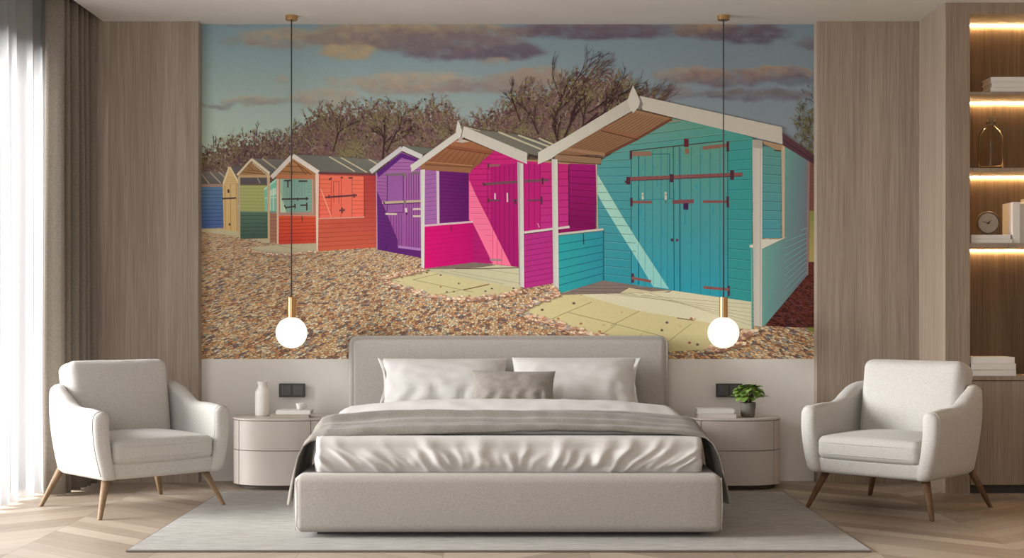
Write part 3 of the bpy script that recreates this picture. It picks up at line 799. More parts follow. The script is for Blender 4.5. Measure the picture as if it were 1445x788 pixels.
# sunlit slant
SUN = D((171, 545), (315, 788), (385, 900), (575, 1192), (485, 1180), (392, 1022), (300, 875), (205, 720), (171, 655))
poly(SUN, VG(250, (168, 212, 190), 405, (134, 204, 200)))
planks(D((172, 465), (360, 460), (400, 1170), (172, 1148)), 15, (98, 150, 146), .9, D((171, 545), (315, 788), (385, 900), (402, 930), (402, 1036), (300, 875), (205, 720), (171, 655)))
for xx, ya, yb in ((402, 935, 1036), (440, 985, 1092), (486, 1056, 1178), (530, 1124, 1182)): lines(D, 3, (92, 168, 172), (xx, ya, xx, yb))
# ironwork
R1, R2 = (136, 84, 82), (84, 44, 60)
lines(D, 20, R1, (350, 571, 990, 545)); lines(D, 4, R2, (360, 582, 985, 556)); lines(D, 26, (146, 110, 92), (368, 431, 474, 429)); lines(D, 20, (142, 100, 86), (762, 398, 905, 382))
lines(D, 15, R1, (360, 702, 478, 703), (765, 700, 905, 700)); lines(D, 22, (128, 76, 82), (595, 702, 715, 698)); poly(D((655, 710), (684, 708), (684, 745), (656, 745)), (64, 36, 84))
lines(D, 14, R2, (360, 412, 360, 460), (362, 678, 363, 726), (906, 358, 906, 418), (905, 670, 906, 732), (370, 1105, 371, 1158), (910, 1175, 911, 1232))
lines(D, 26, (100, 40, 50), (672, 346, 672, 392)); lines(D, 22, (146, 104, 80), (676, 400, 676, 430)); lines(D, 22, R2, (590, 545, 590, 590), (930, 522, 930, 576), (345, 560, 346, 604)); lines(D, 12, R2, (326, 588, 345, 588))
lines(D, 15, R1, (365, 1130, 474, 1150), (768, 1183, 912, 1196)); poly(D((585, 908), (599, 908), (599, 924), (585, 924)), R2); poly(D((613, 910), (627, 910), (627, 924), (613, 924)), (96, 60, 80))
lines(D, 11, (196, 198, 176), (426, 650, 427, 688), (555, 645, 556, 690)); lines(D, 5, (110, 92, 84), (556, 690, 557, 712), (424, 664, 430, 664), (553, 662, 560, 662))
for k in range(14): # bolt heads
    x = 380 + k * 43; poly(D((x - 3, 567 - (x - 350) * .04), (x, 564 - (x - 350) * .04), (x + 3, 567 - (x - 350) * .04), (x, 571 - (x - 350) * .04)), R2)
# opening right of the front post
Q = D((1098, 388), (1208, 400), (1208, 905), (1098, 905)); poly(Q, VG(210, (88, 148, 138), 336, (72, 148, 160))); planks(Q, 10, (50, 104, 112), .9, None, (104, 168, 168))
poly(D((1090, 940), (1120, 950), (1120, 1390), (1110, 1404), (1090, 1400)), (104, 160, 152))
SW = D((1226, 388), (1366, 470), (1356, 1112), (1110, 1404), (1098, 965), (1226, 902))
poly(SW, lambda x, y: mix((100, 164, 152), (104, 104, 118), (x - 1075) / 62 + (y - 380) / 500))
planks(D((1104, 250), (1366, 470), (1356, 1112), (1104, 1400)), 24, (66, 116, 122), .7, SW, (130, 178, 168))
poly(D((1208, 380), (1228, 384), (1226, 905), (1212, 905)), (190, 168, 140)); poly(D((1352, 468), (1370, 478), (1360, 1112), (1350, 1118)), (140, 112, 112))
poly(D((1098, 354), (1215, 382), (1205, 414), (1180, 408), (1110, 374)), (170, 138, 106)); lines(D, 6, (80, 44, 40), (1168, 410, 1206, 414))
poly(D((1098, 912), (1192, 912), (1236, 900), (1100, 966), (1030, 958), (1028, 944), (1060, 940)), (206, 206, 190)); lines(D, 5, (110, 140, 136), (1100, 970, 1234, 906))
poly(D((1213, 310), (1396, 442), (1396, 492), (1370, 476), (1214, 380)), VG(190, (94, 62, 70), 232, (82, 50, 58))); lines(D, 4, (56, 32, 40), (1215, 350, 1394, 470))
poly(D((1034, 958), (1048, 960), (1048, 1422), (1040, 1420)), (90, 166, 158))
# underside of its porch roof
poly(D((388, 182), (594, 230), (404, 344), (215, 436), (-60, 440), (-60, 420), (190, 290)), VG(150, (156, 118, 84), 220, (138, 100, 70)))
for k in range(11):
    lines(D, 3, (108, 74, 52), (370 + k * 19, 196 + k * 4, 200 + k * 20, 288 + k * 5.5)); lines(D, 3, (108, 74, 52), (190 + k * 18, 300 + k * 5, -10 + k * 22, 404 + k * 2.6))
lines(D, 18, (146, 98, 70), (192, 288, 404, 340)); lines(D, 14, (112, 68, 50), (590, 234, 404, 340), (404, 342, 216, 434)); lines(D, 5, (84, 48, 40), (192, 300, 398, 350))
lines(D, 18, (158, 120, 88), (-10, 402, 212, 434)); poly(D((-70, 428), (192, 456), (192, 490), (-70, 474)), (146, 114, 86)); lines(D, 5, (90, 62, 48), (-60, 432, 200, 452), (-60, 472, 192, 490))
lines(D, 5, (172, 140, 100), (575, 250, 640, 240))
# porch half-walls, posts
Q = E((-48, 174), (205, 142), (205, 424), (-48, 500)); poly(Q, lambda x, y: mix((38, 160, 164), (40, 140, 158), (x - 788) / 64)); planks(Q, 7, (22, 98, 112), .9)
lines(E, 12, (194, 190, 178), (-50, 164, 206, 136)); lines(E, 5, (80, 110, 110), (-50, 172, 206, 144)); lines(E, 6, (50, 66, 80), (92, 160, 94, 222)); lines(E, 4, (30, 92, 104), (205, 142, 205, 424))
lines(D, 6, (196, 178, 156), (165, 488, 172, 850))
poly(B((873, 258), (906, 262), (914, 1020), (883, 1018)), HG(780, (190, 188, 180), 787, (212, 210, 200)))
poly(D((1044, 350), (1101, 354), (1098, 1405), (1052, 1398)), HG(1061, (190, 186, 176), 1075, (204, 200, 188)))
lines(D, 2.5, (130, 124, 116), (1090, 360, 1088, 1395)); poly(D((1044, 350), (1101, 354), (1100, 400), (1044, 396)), (170, 164, 152))
# barge boards and finial
poly(D((348, 118), (-5, 335), (-163, 422), (-165, 490), (-90, 458), (-55, 432), (190, 288), (364, 190), (372, 150)), HG(760, (206, 204, 190), 890, (190, 184, 170)))
poly(D((410, 103), (1212, 280), (1215, 376), (424, 182)), HG(900, (196, 190, 176), 1100, (192, 186, 172)))
poly(D((372, 44), (412, 130), (404, 165), (374, 200), (358, 184), (340, 130), (350, 98)), (202, 198, 184)); poly(D((402, 108), (416, 116), (428, 150), (414, 182), (396, 180), (412, 140)), (132, 124, 116))

def rough_edge(pts, n, spread, k0=0, k1=None):
    """pebbles strewn over the rim of the paving"""
    pts = pts[k0:k1]
    for k in range(n):
        i = rM.randrange(len(pts) - 1); t = rM.random()
        x = pts[i][0] + (pts[i + 1][0] - pts[i][0]) * t + rM.gauss(0, spread); y = pts[i][1] + (pts[i + 1][1] - pts[i][1]) * t + rM.gauss(0, spread * .5)
        r = (y - 252) * .026 * rM.uniform(.45, .8)
        c = rM.choice(((214, 174, 144), (234, 212, 180), (190, 140, 110), (220, 192, 160), (170, 160, 150), (222, 176, 134), (150, 110, 92)))
        a0 = rM.uniform(0, 1)
        poly([(x + r * math.cos(a0 + q), y + r * .3 + r * .62 * math.sin(a0 + q)) for q in (0, 1.2, 2.4, 3.6, 4.8)], (146, 108, 90), 0, 2e-6)
        poly([(x + r * math.cos(a0 + q), y + r * .62 * math.sin(a0 + q)) for q in (0, 1.2, 2.4, 3.6, 4.8)], c, 0, 2e-6)
rough_edge(C((690, 566), (580, 590), (480, 606), (380, 612), (300, 606), (200, 590), (100, 566), (20, 544), (-50, 520), (-74, 492)), 391, 2.7)
rough_edge([(742, 446), (768, 452), (796, 462), (836, 474), (870, 480)], 255, 3.7)
rough_edge([(733, 440), (752, 428), (785, 417), (778, 408)], 153, 3.1)
rough_edge([(1064, 468), (1048, 472), (1037, 486), (1004, 493)], 187, 3.4)
rough_edge(A((250, 602), (310, 626), (400, 638), (520, 640), (655, 618)), 204, 1.7)
rough_edge(C((-74, 492), (0, 472), (150, 446)), 187, 2.4)

# --- shaders of the print
def print_material():
    m = material('mural_print', (200, 200, 200), 0.75, spec=0.2)
    t = m.node_tree; L = t.links; p = t.nodes['Principled BSDF']
    at_ = nd(m, 'ShaderNodeAttribute'); at_.attribute_name = 'ink'
    tc = nd(m, 'ShaderNodeTexCoord'); n = nd(m, 'ShaderNodeTexNoise'); n.inputs['Scale'].default_value = 70; n.inputs['Detail'].default_value = 4
    L.new(tc.outputs['Object'], n.inputs['Vector'])
    mr = nd(m, 'ShaderNodeMapRange'); mr.inputs[3].default_value = .97; mr.inputs[4].default_value = 1.11
    L.new(n.outputs['Fac'], mr.inputs[0])
    vm = nd(m, 'ShaderNodeVectorMath', operation='SCALE'); L.new(at_.outputs['Color'], vm.inputs[0]); L.new(mr.outputs[0], vm.inputs['Scale'])
    L.new(vm.outputs[0], p.inputs['Base Color'])
    return m
def gravel_material():
    m = material('mural_print_shingle', (200, 170, 130), 0.75, spec=0.2)
    t = m.node_tree; L = t.links; p = t.nodes['Principled BSDF']
    at_ = nd(m, 'ShaderNodeAttribute'); at_.attribute_name = 'ink'
    uv = nd(m, 'ShaderNodeUVMap'); uv.uv_map = 'shingle'
    nz = nd(m, 'ShaderNodeTexNoise'); nz.inputs['Scale'].default_value = .9
    L.new(uv.outputs[0], nz.inputs['Vector'])
    ad = nd(m, 'ShaderNodeVectorMath', operation='MULTIPLY_ADD'); L.new(nz.outputs['Color'], ad.inputs[0]); ad.inputs[1].default_value = (.8, .8, 0); L.new(uv.outputs[0], ad.inputs[2])
    vo = nd(m, 'ShaderNodeTexVoronoi'); vo.voronoi_dimensions = '2D'; vo.inputs['Scale'].default_value = 1.0
    ve = nd(m, 'ShaderNodeTexVoronoi'); ve.voronoi_dimensions = '2D'; ve.feature = 'DISTANCE_TO_EDGE'; ve.inputs['Scale'].default_value = 1.0
    L.new(ad.outputs[0], vo.inputs['Vector']); L.new(ad.outputs[0], ve.inputs['Vector'])
    sp = nd(m, 'ShaderNodeSeparateColor'); L.new(vo.outputs['Color'], sp.inputs[0])
    r = nd(m, 'ShaderNodeValToRGB'); r.color_ramp.interpolation = 'CONSTANT'
    cols = [(0, (226, 184, 146)), (.14, (244, 222, 184)), (.28, (206, 152, 116)), (.42, (232, 202, 162)), (.54, (180, 172, 164)), (.64, (238, 190, 142)), (.76, (156, 116, 100)), (.84, (240, 226, 202)), (.93, (134, 118, 122))]
    el = r.color_ramp.elements
    el[0].position, el[0].color = cols[0][0], (*lin(cols[0][1]), 1); el[1].position, el[1].color = cols[1][0], (*lin(cols[1][1]), 1)
    for ps, c in cols[2:]:
        e = el.new(ps); e.color = (*lin(c), 1)
    L.new(sp.outputs[0], r.inputs[0])
    er = nd(m, 'ShaderNodeMapRange'); er.inputs[1].default_value = 0.02; er.inputs[2].default_value = .22; er.inputs[3].default_value = .33; er.inputs[4].default_value = 1.0
    L.new(ve.outputs['Distance'], er.inputs[0])
    v1 = nd(m, 'ShaderNodeVectorMath', operation='SCALE'); L.new(r.outputs[0], v1.inputs[0]); L.new(er.outputs[0], v1.inputs['Scale'])
    v2 = nd(m, 'ShaderNodeVectorMath', operation='MULTIPLY'); L.new(v1.outputs[0], v2.inputs[0]); L.new(at_.outputs['Color'], v2.inputs[1])
    L.new(v2.outputs[0], p.inputs['Base Color'])
    return m
me = bpy.data.meshes.new('mural')
me.from_pydata(MU.v, [], MU.f)
ca = me.attributes.new('ink', 'FLOAT_COLOR', 'POINT')
flat = []
for c in MU.c: flat.extend((c[0], c[1], c[2], 1.0))
ca.data.foreach_set('color', flat)
ul = me.uv_layers.new(name='shingle')
li = [0] * len(me.loops); me.loops.foreach_get('vertex_index', li)
uvf = []
for i in li: uvf.extend(MU.uv[i])
ul.data.foreach_set('uv', uvf)
me.materials.append(print_material()); me.materials.append(gravel_material())
me.polygons.foreach_set('material_index', MU.m)
me.update()
mural = bpy.data.objects.new('mural', me); COL.objects.link(mural)
mural.location = (0, YW - .002, 0)
tag(mural, 'wide photo mural of colourful beach huts on shingle covering the wall above the bed', 'mural')
print('mural faces', len(MU.f), 'depth', MU.layer)
# ------------------------------------------------------------ shelving unit in its wood casing
UX0, UX1, UF, UB = 2.4625, 3.46, 7.90, 8.21
unit = empty('shelving_unit', (UX0, UF, 0))
tag(unit, 'tall built-in brown oak shelving unit with lit niches at the right wall', 'shelving unit')
def at(o, p):
    """keep geometry written in world coordinates while the parent sits at p"""
    o.location = (-p[0], -p[1], -p[2]); return o
def upart(name, bm, mat, par=unit, **kw):
    o = obj(name, bm, mat, par, **kw)
    if par is unit: at(o, unit.location)
    return o
upart('side_panel', bx(UX0, 2.603, UF, YP + .02, 0.0, ZC - .001), CABIN, bevel=.001)
upart('side_panel', bx(3.44, UX1, UF, YP + .02, 0.0, ZC - .001), CABIN)
upart('top_panel', bx(2.603, 3.44, UF, YP + .02, 2.725, ZC - .001), CABIN)
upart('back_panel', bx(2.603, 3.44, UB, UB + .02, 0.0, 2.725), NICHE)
for z0, z1 in ((2.268, 2.284), (1.832, 1.852), (1.400, 1.424)):
    upart('shelf', bx(2.603, 3.44, UF + .001, UB, z0, z1), CABIN)
for z in (2.725, 2.268, 1.832, 1.400):
    upart('light_strip', bx(2.605, 3.438, UB - .010, UB - .002, z - .006, z - .001), LED)
upart('cabinet_top', bx(2.603, 3.44, UF - .002, UB, .644, .669), CABIN)
d = upart('cabinet_door', bx(2.607, 3.02, UF + .002, UF + .022, .05, .640), CABIN)
d = upart('cabinet_door', bx(3.024, 3.437, UF + .002, UF + .022, .05, .640), CABIN)
upart('plinth', bx(2.603, 3.44, UF + .04, UB, 0, .05), STANDDARK)

# ------------------------------------------------------------ books
def book(name, loc, w, d, h, rz=0.0, cover=COVERW, upright=False):
    """lying book: spine along +-x, w wide, d deep, h thick, with a page block inside its cover"""
    o = empty(name, loc, rz)
    bm = bmesh.new()
    t = 0.003
    box(bm, -w / 2, w / 2, -d / 2, d / 2, 0, t)
    box(bm, -w / 2, w / 2, -d / 2, d / 2, h - t, h)
    box(bm, -w / 2, w / 2, -d / 2, -d / 2 + t, t, h - t)
    obj('book_cover', bm, cover, o, bevel=.0008)
    obj('book_pages', bx(-w / 2 + .005, w / 2 - .005, -d / 2 + t, d / 2 - .005, t, h - t), PAPER, o)
    if upright:
        o.rotation_euler = (0, math.radians(-90), rz)
    return o
b_ = book('book', (2.91, 7.995, 2.284), .37, .17, .026, 0.0, COVERD)
tag(b_, 'pale book lying lowest in the stack on the highest shelf', 'book')
tag(book('book', (2.918, 7.995, 2.3105), .372, .17, .030, .01), 'pale book in the middle of the stack on the highest shelf', 'book')
tag(book('book', (2.912, 7.998, 2.341), .365, .168, .030, -.01), 'pale book topmost in the stack on the highest shelf', 'book')
for ob in (b_,):
    for c in [x for x in bpy.data.objects if x.parent == ob]:
        if c.name.startswith('book_cover'): c.data.materials[0] = COVERW
tag(book('book', (2.735, 8.00, .669), .26, .20, .034, 0.0), 'white book lying lowest in the stack on the cabinet top', 'book')
tag(book('book', (2.735, 7.998, .7035), .255, .20, .036, .012), 'white book in the middle of the stack on the cabinet top', 'book')
tag(book('book', (2.733, 8.00, .740), .25, .195, .036, -.012), 'white book topmost in the stack on the cabinet top', 'book')
tag(book('book', (2.732, 8.00, 1.424), .235, .17, .024), 'white book lying under another one beneath the round clock', 'book')
tag(book('book', (2.727, 8.00, 1.4485), .225, .165, .024, .01), 'white book directly under the round clock', 'book')
# upright books on the clock shelf
xs = 2.853
UPL = [(.042, .235, COVERW, 'white upright book nearest the round clock'),
       (.026, .225, COVERG, 'greige upright book second from the clock'),
       (.034, .240, COVERW, 'white upright book third from the clock'),
       (.030, .262, COVERG, 'tall greige upright book fourth from the clock'),
       (.038, .256, COVERW, 'tall white upright book at the frame edge beside the clock')]
for i, (th, hh, cv, lb) in enumerate(UPL):
    o = empty('book', (xs + th / 2, 8.005, 1.4245))
    bm = bmesh.new(); t = .003
    box(bm, -th / 2, -th / 2 + t, -.085, .085, 0, hh); box(bm, th / 2 - t, th / 2, -.085, .085, 0, hh)
    box(bm, -th / 2 + t, th / 2 - t, -.085, -.082, 0, hh)
    obj('book_cover', bm, cv, o, bevel=.0008)
    obj('book_pages', bx(-th / 2 + t, th / 2 - t, -.082, .08, .004, hh - .004), PAPER, o)
    tag(o, lb, 'book'); xs += th + .0015

# ------------------------------------------------------------ glass bottle with cork
GLASS = material('clear_glass', (244, 240, 232), 0.03, trans=1.0, ior=1.18)
def bottle():
    o = empty('glass_bottle', (2.755, 8.00, 1.852))
    tag(o, 'clear glass bottle with round shoulders and a cork on the second shelf', 'bottle')
    pr = [(0, .0), (.060, .0), (.069, .006), (.070, .02), (.070, .175), (.067, .200), (.055, .222), (.036, .238), (.026, .246), (.024, .262), (.027, .264), (.027, .270),
          (.020, .270), (.0205, .246), (.034, .234), (.052, .218), (.063, .198), (.066, .175), (.066, .02), (.055, .009), (0, .008)]
    obj('bottle_glass', lathe(pr, 40), GLASS, o, smooth=True)
    CORK = noise_col(material('cork', (150, 125, 95), .9), (120, 98, 72), (168, 142, 110), 180)
    obj('stopper', lathe([(0, .262), (.017, .262), (.019, .272), (.026, .272), (.027, .300), (.024, .304), (0, .304)], 28), CORK, o, smooth=False)
bottle()

# ------------------------------------------------------------ round clock
def clock():
    o = empty('desk_clock', (2.731, 7.985, 1.473))
    tag(o, 'small round desk clock with brown rim and dark hands standing on two books', 'clock')
    RIM = noise_col(material('clock_rim', (92, 74, 60), .5), (84, 66, 54), (108, 88, 72), 30)
    FACE = material('clock_face', (176, 164, 150), .7)
    bm = lathe([(0, 0), (.060, 0), (.064, .004), (.067, .014), (.067, .034), (.064, .040), (.059, .040), (.057, .034), (0, .034)], 48)
    bmesh.ops.rotate(bm, verts=bm.verts, cent=(0, 0, 0), matrix=Matrix.Rotation(math.pi / 2, 3, 'X'))
    bmesh.ops.translate(bm, verts=bm.verts, vec=(0, .02, .070))
    obj('clock_case', bm, RIM, o, smooth=False)
    bm = lathe([(0, 0), (.0565, 0), (.0565, .0015), (0, .0015)], 48)
    bmesh.ops.rotate(bm, verts=bm.verts, cent=(0, 0, 0), matrix=Matrix.Rotation(math.pi / 2, 3, 'X'))
    bmesh.ops.translate(bm, verts=bm.verts, vec=(0, -.0145, .070))
    fc = obj('clock_dial', bm, FACE, o)
    def hand(dx, dz, w):
        L = math.hypot(dx, dz); u = Vector((dx / L, 0, dz / L)); n = Vector((-u.z, 0, u.x))
        b = bmesh.new(); c = Vector((0, -.0175, .070))
        P = [c - u * .010 + n * w * .6, c + n * w, c + Vector((dx, 0, dz)), c - n * w, c - u * .010 - n * w * .6]
        f = [b.verts.new(p) for p in P]; g = [b.verts.new(p + Vector((0, -.001, 0))) for p in P]
        b.faces.new(f); b.faces.new(g[::-1])
        for i in range(5): b.faces.new((f[i], f[(i + 1) % 5], g[(i + 1) % 5], g[i]))
        return b
    HM = material('clock_hand_black', (38, 30, 26), .5)
    obj('minute_hand', hand(-.044, .010, .0028), HM, o)
    obj('hour_hand', hand(.018, .020, .0035), HM, o)
    obj('hand_pin', lathe([(0, 0), (.004, 0), (.004, .003), (0, .003)], 16, 0, 0, 0), HM, o)
    pin = bpy.data.objects[[x.name for x in o.children][-1]] if o.children else None
    for x in bpy.data.objects:
        if x.parent == o and x.name.startswith('hand_pin'):
            x.rotation_euler = (math.pi / 2, 0, 0); x.location = (0, -.0175, .070)
        if x.parent == o and x.name.startswith('clock_case'): pass
    obj('foot', bx(-.012, .012, -.015, .015, 0, .006), RIM, o)
clock()

# ------------------------------------------------------------ curtains
def curtain(name, mat, x_mid, y0, y1, z0, z1, amp, waves, thick, seed, flat=0.0, slant=0.0):
    """hanging cloth running along y, folds swing in x"""
    rnd = random.Random(seed)
    n = int(waves * 14)
    ph = [rnd.uniform(-.5, .5) for _ in range(int(waves) + 3)]
    def px(u, z):
        k = u * waves
        i = int(k); f = k - i
        a = amp * (0.75 + .5 * (ph[i] * (1 - f) + ph[i + 1] * f))
        open_ = 1.0 + .25 * (1 - z)                       # folds widen towards the hem
        w = math.sin(2 * math.pi * (k + .18 * math.sin(k * 2.1 + seed) + .05 * ns(k, z * 2)))
        w = math.copysign(abs(w) ** .8, w)
        return x_mid + slant * (u - .5) + a * open_ * w + .006 * ns(k * 2, z * 3, seed)
    us = frange(0, 1, n); zs = frange(0, 1, 10)
    def P(u, z, s):
        y = y0 + (y1 - y0) * u
        e = 1e-3
        tx = (px(u + e, z) - px(u - e, z)); ty = (y1 - y0) * 2 * e
        l = math.hypot(tx, ty)
        return (px(u, z) + s * thick * ty / l, y - s * thick * tx / l, z0 + (z1 - z0) * z)
    bm = slab(us, zs, lambda u, z: P(u, z, .5), lambda u, z: P(u, z, -.5))
    return obj(name, bm, mat, smooth=True)
sh = curtain('sheer_curtain', SHEER, -2.685, 1.9, 7.98, 0.012, 2.970, .036, 35, .0012, 3)
tag(sh, 'white translucent sheer curtain glowing in front of the left window', 'curtain')
dr = curtain('drape_curtain', DRAPE, -2.545, 7.76, 8.34, 0.012, 2.970, .056, 5.7, .006, 5, slant=.03)
tag(dr, 'heavy taupe drape hanging in folds at the left corner beside the sheer curtain', 'curtain')
rail = bx(-2.74, -2.47, 1.85, 8.36, 2.974, 2.981)
tag(obj('curtain_rail', rail, CEILM), 'white double curtain rail in the ceiling pocket above the curtains', 'curtain rail')

# ------------------------------------------------------------ rug
RUGM = noise_col(material('grey_rug_wool', (176, 172, 166), .98, spec=.1, sheen=.3), (150, 146, 140), (176, 172, 166), 9, detail=8, stretch=(1, 4, 1), bump=.5, bump_scale=260, lo=.35, hi=.68)
RUGE = material('rug_binding', (118, 114, 108), .95)
rug = obj('rug', bx(-1.654, 1.544, 5.975, 7.93, 0.0, .010), RUGM)
tag(rug, 'large light grey rectangular wool rug under the bed', 'rug')
bm = bmesh.new()
tube([(-1.654, 5.975, .0055), (1.544, 5.975, .0055), (1.544, 7.93, .0055), (-1.654, 7.93, .0055)], .0055, 6, bm, closed=True)
obj('binding', bm, RUGE, rug)

# ------------------------------------------------------------ bed
BX = -.015
bed = empty('bed', (BX, 7.3, 0.010)); tag(bed, 'wide upholstered double bed with a rounded greige base and tall headboard', 'bed')
def bpart(name, bm, mat, par=bed, **kw):
    o = obj(name, bm, mat, par, **kw)
    if par is bed: at(o, bed.location)
    return o
def base_fn(u, v, t, q):
    q = q.copy()
    q.y += -.006 * (1 - u * u) * (1 - t * t) if v < -.95 else 0
    return q
bpart('bed_base', rbox(BX, 7.325, .163, 1.945, 2.07, .262, .038, 12, base_fn), BEDFAB, smooth=True)
bpart('plinth', bx(BX - .88, BX + .88, 6.40, 8.30, .010, .035), DARKP)
for s in (-1, 1):       # corner seam piping of the base
    bm = bmesh.new()
    pts = []
    for k in range(13):
        a = k / 12
        z = .045 + .236 * a
        pts.append((BX + s * (.9685 - .004 * (2 * a - 1) ** 2), 6.296 + .004 * (2 * a - 1) ** 2, z))
    tube(pts, .0022, 6, bm)
    bpart('piping', bm, BEDFAB, bpy.data.objects['bed_base'], smooth=True)
def hb_prof():
    # rounded rectangle outline in x z, soft edges
    bm = bmesh.new()
    return rbox(BX - .004, 8.395, .455, 1.925, .142, .87, .055, 14, bm=bm)
bpart('headboard', hb_prof(), BEDFAB, smooth=True)
bm = bmesh.new()
pts = [(BX - .945, 8.326, .10)] + [(BX - .945, 8.325, .2 + .6 * k / 6) for k in range(7)]
for a in frange(0, math.pi / 2, 8): pts.append((BX - .905 - .040 * math.cos(a), 8.325, .842 + .040 * math.sin(a)))
pts += [(BX + .905 - .040 * math.cos(a + 0), 8.325, .842 + .040 * math.sin(a)) for a in frange(math.pi / 2, math.pi, 8)]
pts += [(BX + .945, 8.325, .8 - .6 * k / 6) for k in range(7)]
tube(pts, .0025, 6, bm)
bpart('piping', bm, BEDFAB, bpy.data.objects['headboard'], smooth=True)

# mattress with white sheet: fan of soft folds on the foot end
_rf = random.Random(12)
FOLDS = []
for k in range(46):
    xb = -.86 + 1.72 * (k + _rf.uniform(-.35, .35)) / 45
    FOLDS.append((xb, xb * .30 + _rf.uniform(-.05, .05), _rf.uniform(.011, .024), _rf.uniform(.5, 1.25) * (1 if _rf.random() < .8 else .3), _rf.uniform(0, .25), _rf.uniform(.6, 1.15)))
def fold(x, h):
    """x in metres from the middle, h 0 bottom..1 top: soft creases that fan out upwards"""
    f = 0.0
    for xb, sl, w, am, h0, h1 in FOLDS:
        xc = xb + sl * h ** 1.25
        d = (x - xc) / (w * (1 + .9 * h))
        if abs(d) > 3: continue
        f += am * math.exp(-d * d) * smooth01(h0 - .15, h0 + .15, h) * (1 - smooth01(h1 - .35, h1, h))
    return f - .45
mt = bmesh.new()
MZ0, MZ1, MY0, MY1 = .2955, .460, 6.395, 8.31
def msheet(mt):
    prof = []     # (y, z, h, s) along the face then the top
    for k in range(22):
        h = k / 21
        prof.append((MY0 - .012 * math.sin(math.pi * h), MZ0 + (MZ1 - .05 - MZ0) * h, h * .85, 1))
    for k in range(1, 9):
        a = k / 8 * math.pi / 2
        prof.append((MY0 + .05 * (1 - math.cos(a)), MZ1 - .05 + .05 * math.sin(a), .85 + .15 * k / 8, 1 - .7 * k / 8))
    for y in frange(MY0 + .10, MY1, 10): prof.append((y, MZ1, 1, 0.15))
    NX = 260
    W = .892
    rows = []
    for (y, z, h, s) in prof:
        row = []
        for i in range(NX + 1):
            u = -1 + 2 * i / NX
            x = W * u
            # rounded vertical corner in plan
            e = max(0, abs(x) - (W - .035)); yy = y + (.035 - math.sqrt(max(0, .035 ** 2 - e ** 2)))
            zz = z - (.020 * (e / .035) ** 2 if s < .4 else 0.0)
            side = max(0.0, 1 - (e / .03))
            f = fold(x, h) * side
            row.append(mt.verts.new((BX + x + .004 * s * math.sin(h * 9 + x * 13), yy - .016 * s * f, zz + .002 * (1 - s) * f)))
        rows.append(row)
    for a, b in zip(rows, rows[1:]):
        for i in range(NX): mt.faces.new((a[i], a[i + 1], b[i + 1], b[i]))
    # sides and bottom
    for i in (0, NX):
        col = [r[i] for r in rows]
        low = [mt.verts.new((BX + W * (-1 if i == 0 else 1), max(v.co.y, MY0 + .035), MZ0)) for v in col]
        for k in range(len(col) - 1):
            try: mt.faces.new((col[k], col[k + 1], low[k + 1], low[k]))
            except ValueError: pass
    bb = [mt.verts.new((BX + sx * W, yy, MZ0)) for sx, yy in ((-1, MY0 + .035), (1, MY0 + .035), (1, MY1), (-1, MY1))]
    mt.faces.new(bb)
    return mt
m_ = obj('mattress', msheet(mt), SHEET, smooth=True)
tag(m_, 'thick mattress in a wrinkled white sheet set in the greige bed base', 'mattress')

# duvet: soft top layer that rises to the pillows
def H(y):
    return .486 + .026 * smooth01(6.45, 7.0, y) + .036 * smooth01(6.9, 7.62, y) - .055 * smooth01(7.75, 8.05, y)
def duvet_top(x, y):
    ax = abs(x)
    z = H(y) - .010 * smooth01(.2, .7, ax) - .026 * smooth01(.55, .93, ax) * (.5 + .5 * smooth01(6.6, 7.5, y))
    z += .004 * ns(x * 5, y * 6) + .003 * ns(x * 11, y * 4, 3)
    return z
def duvet(bm):
    us = frange(-1, 1, 90); vs = frange(0, 1, 40)
    def pos(u, v):
        x = .915 * u; y = 6.50 + 1.42 * v + .01 * ns(u * 4, v * 3, 7)
        return x, y
    def top(u, v):
        x, y = pos(u, v); z = duvet_top(x, y)
        e = max(0, abs(u) - .94) / .06; z -= .022 * e * e
        z -= .012 * max(0, .04 - v) / .04
        return (BX + x, y, max(z, .4665))
    def bot(u, v):
        x, y = pos(u, v)
        return (BX + x * .985, y, .4625)
    return slab(us, vs, top, bot, bm)
dv = obj('duvet', duvet(bmesh.new()), SHEET, smooth=True)
tag(dv, 'puffy white duvet spread over the bed between the grey throw and the pillows', 'duvet')

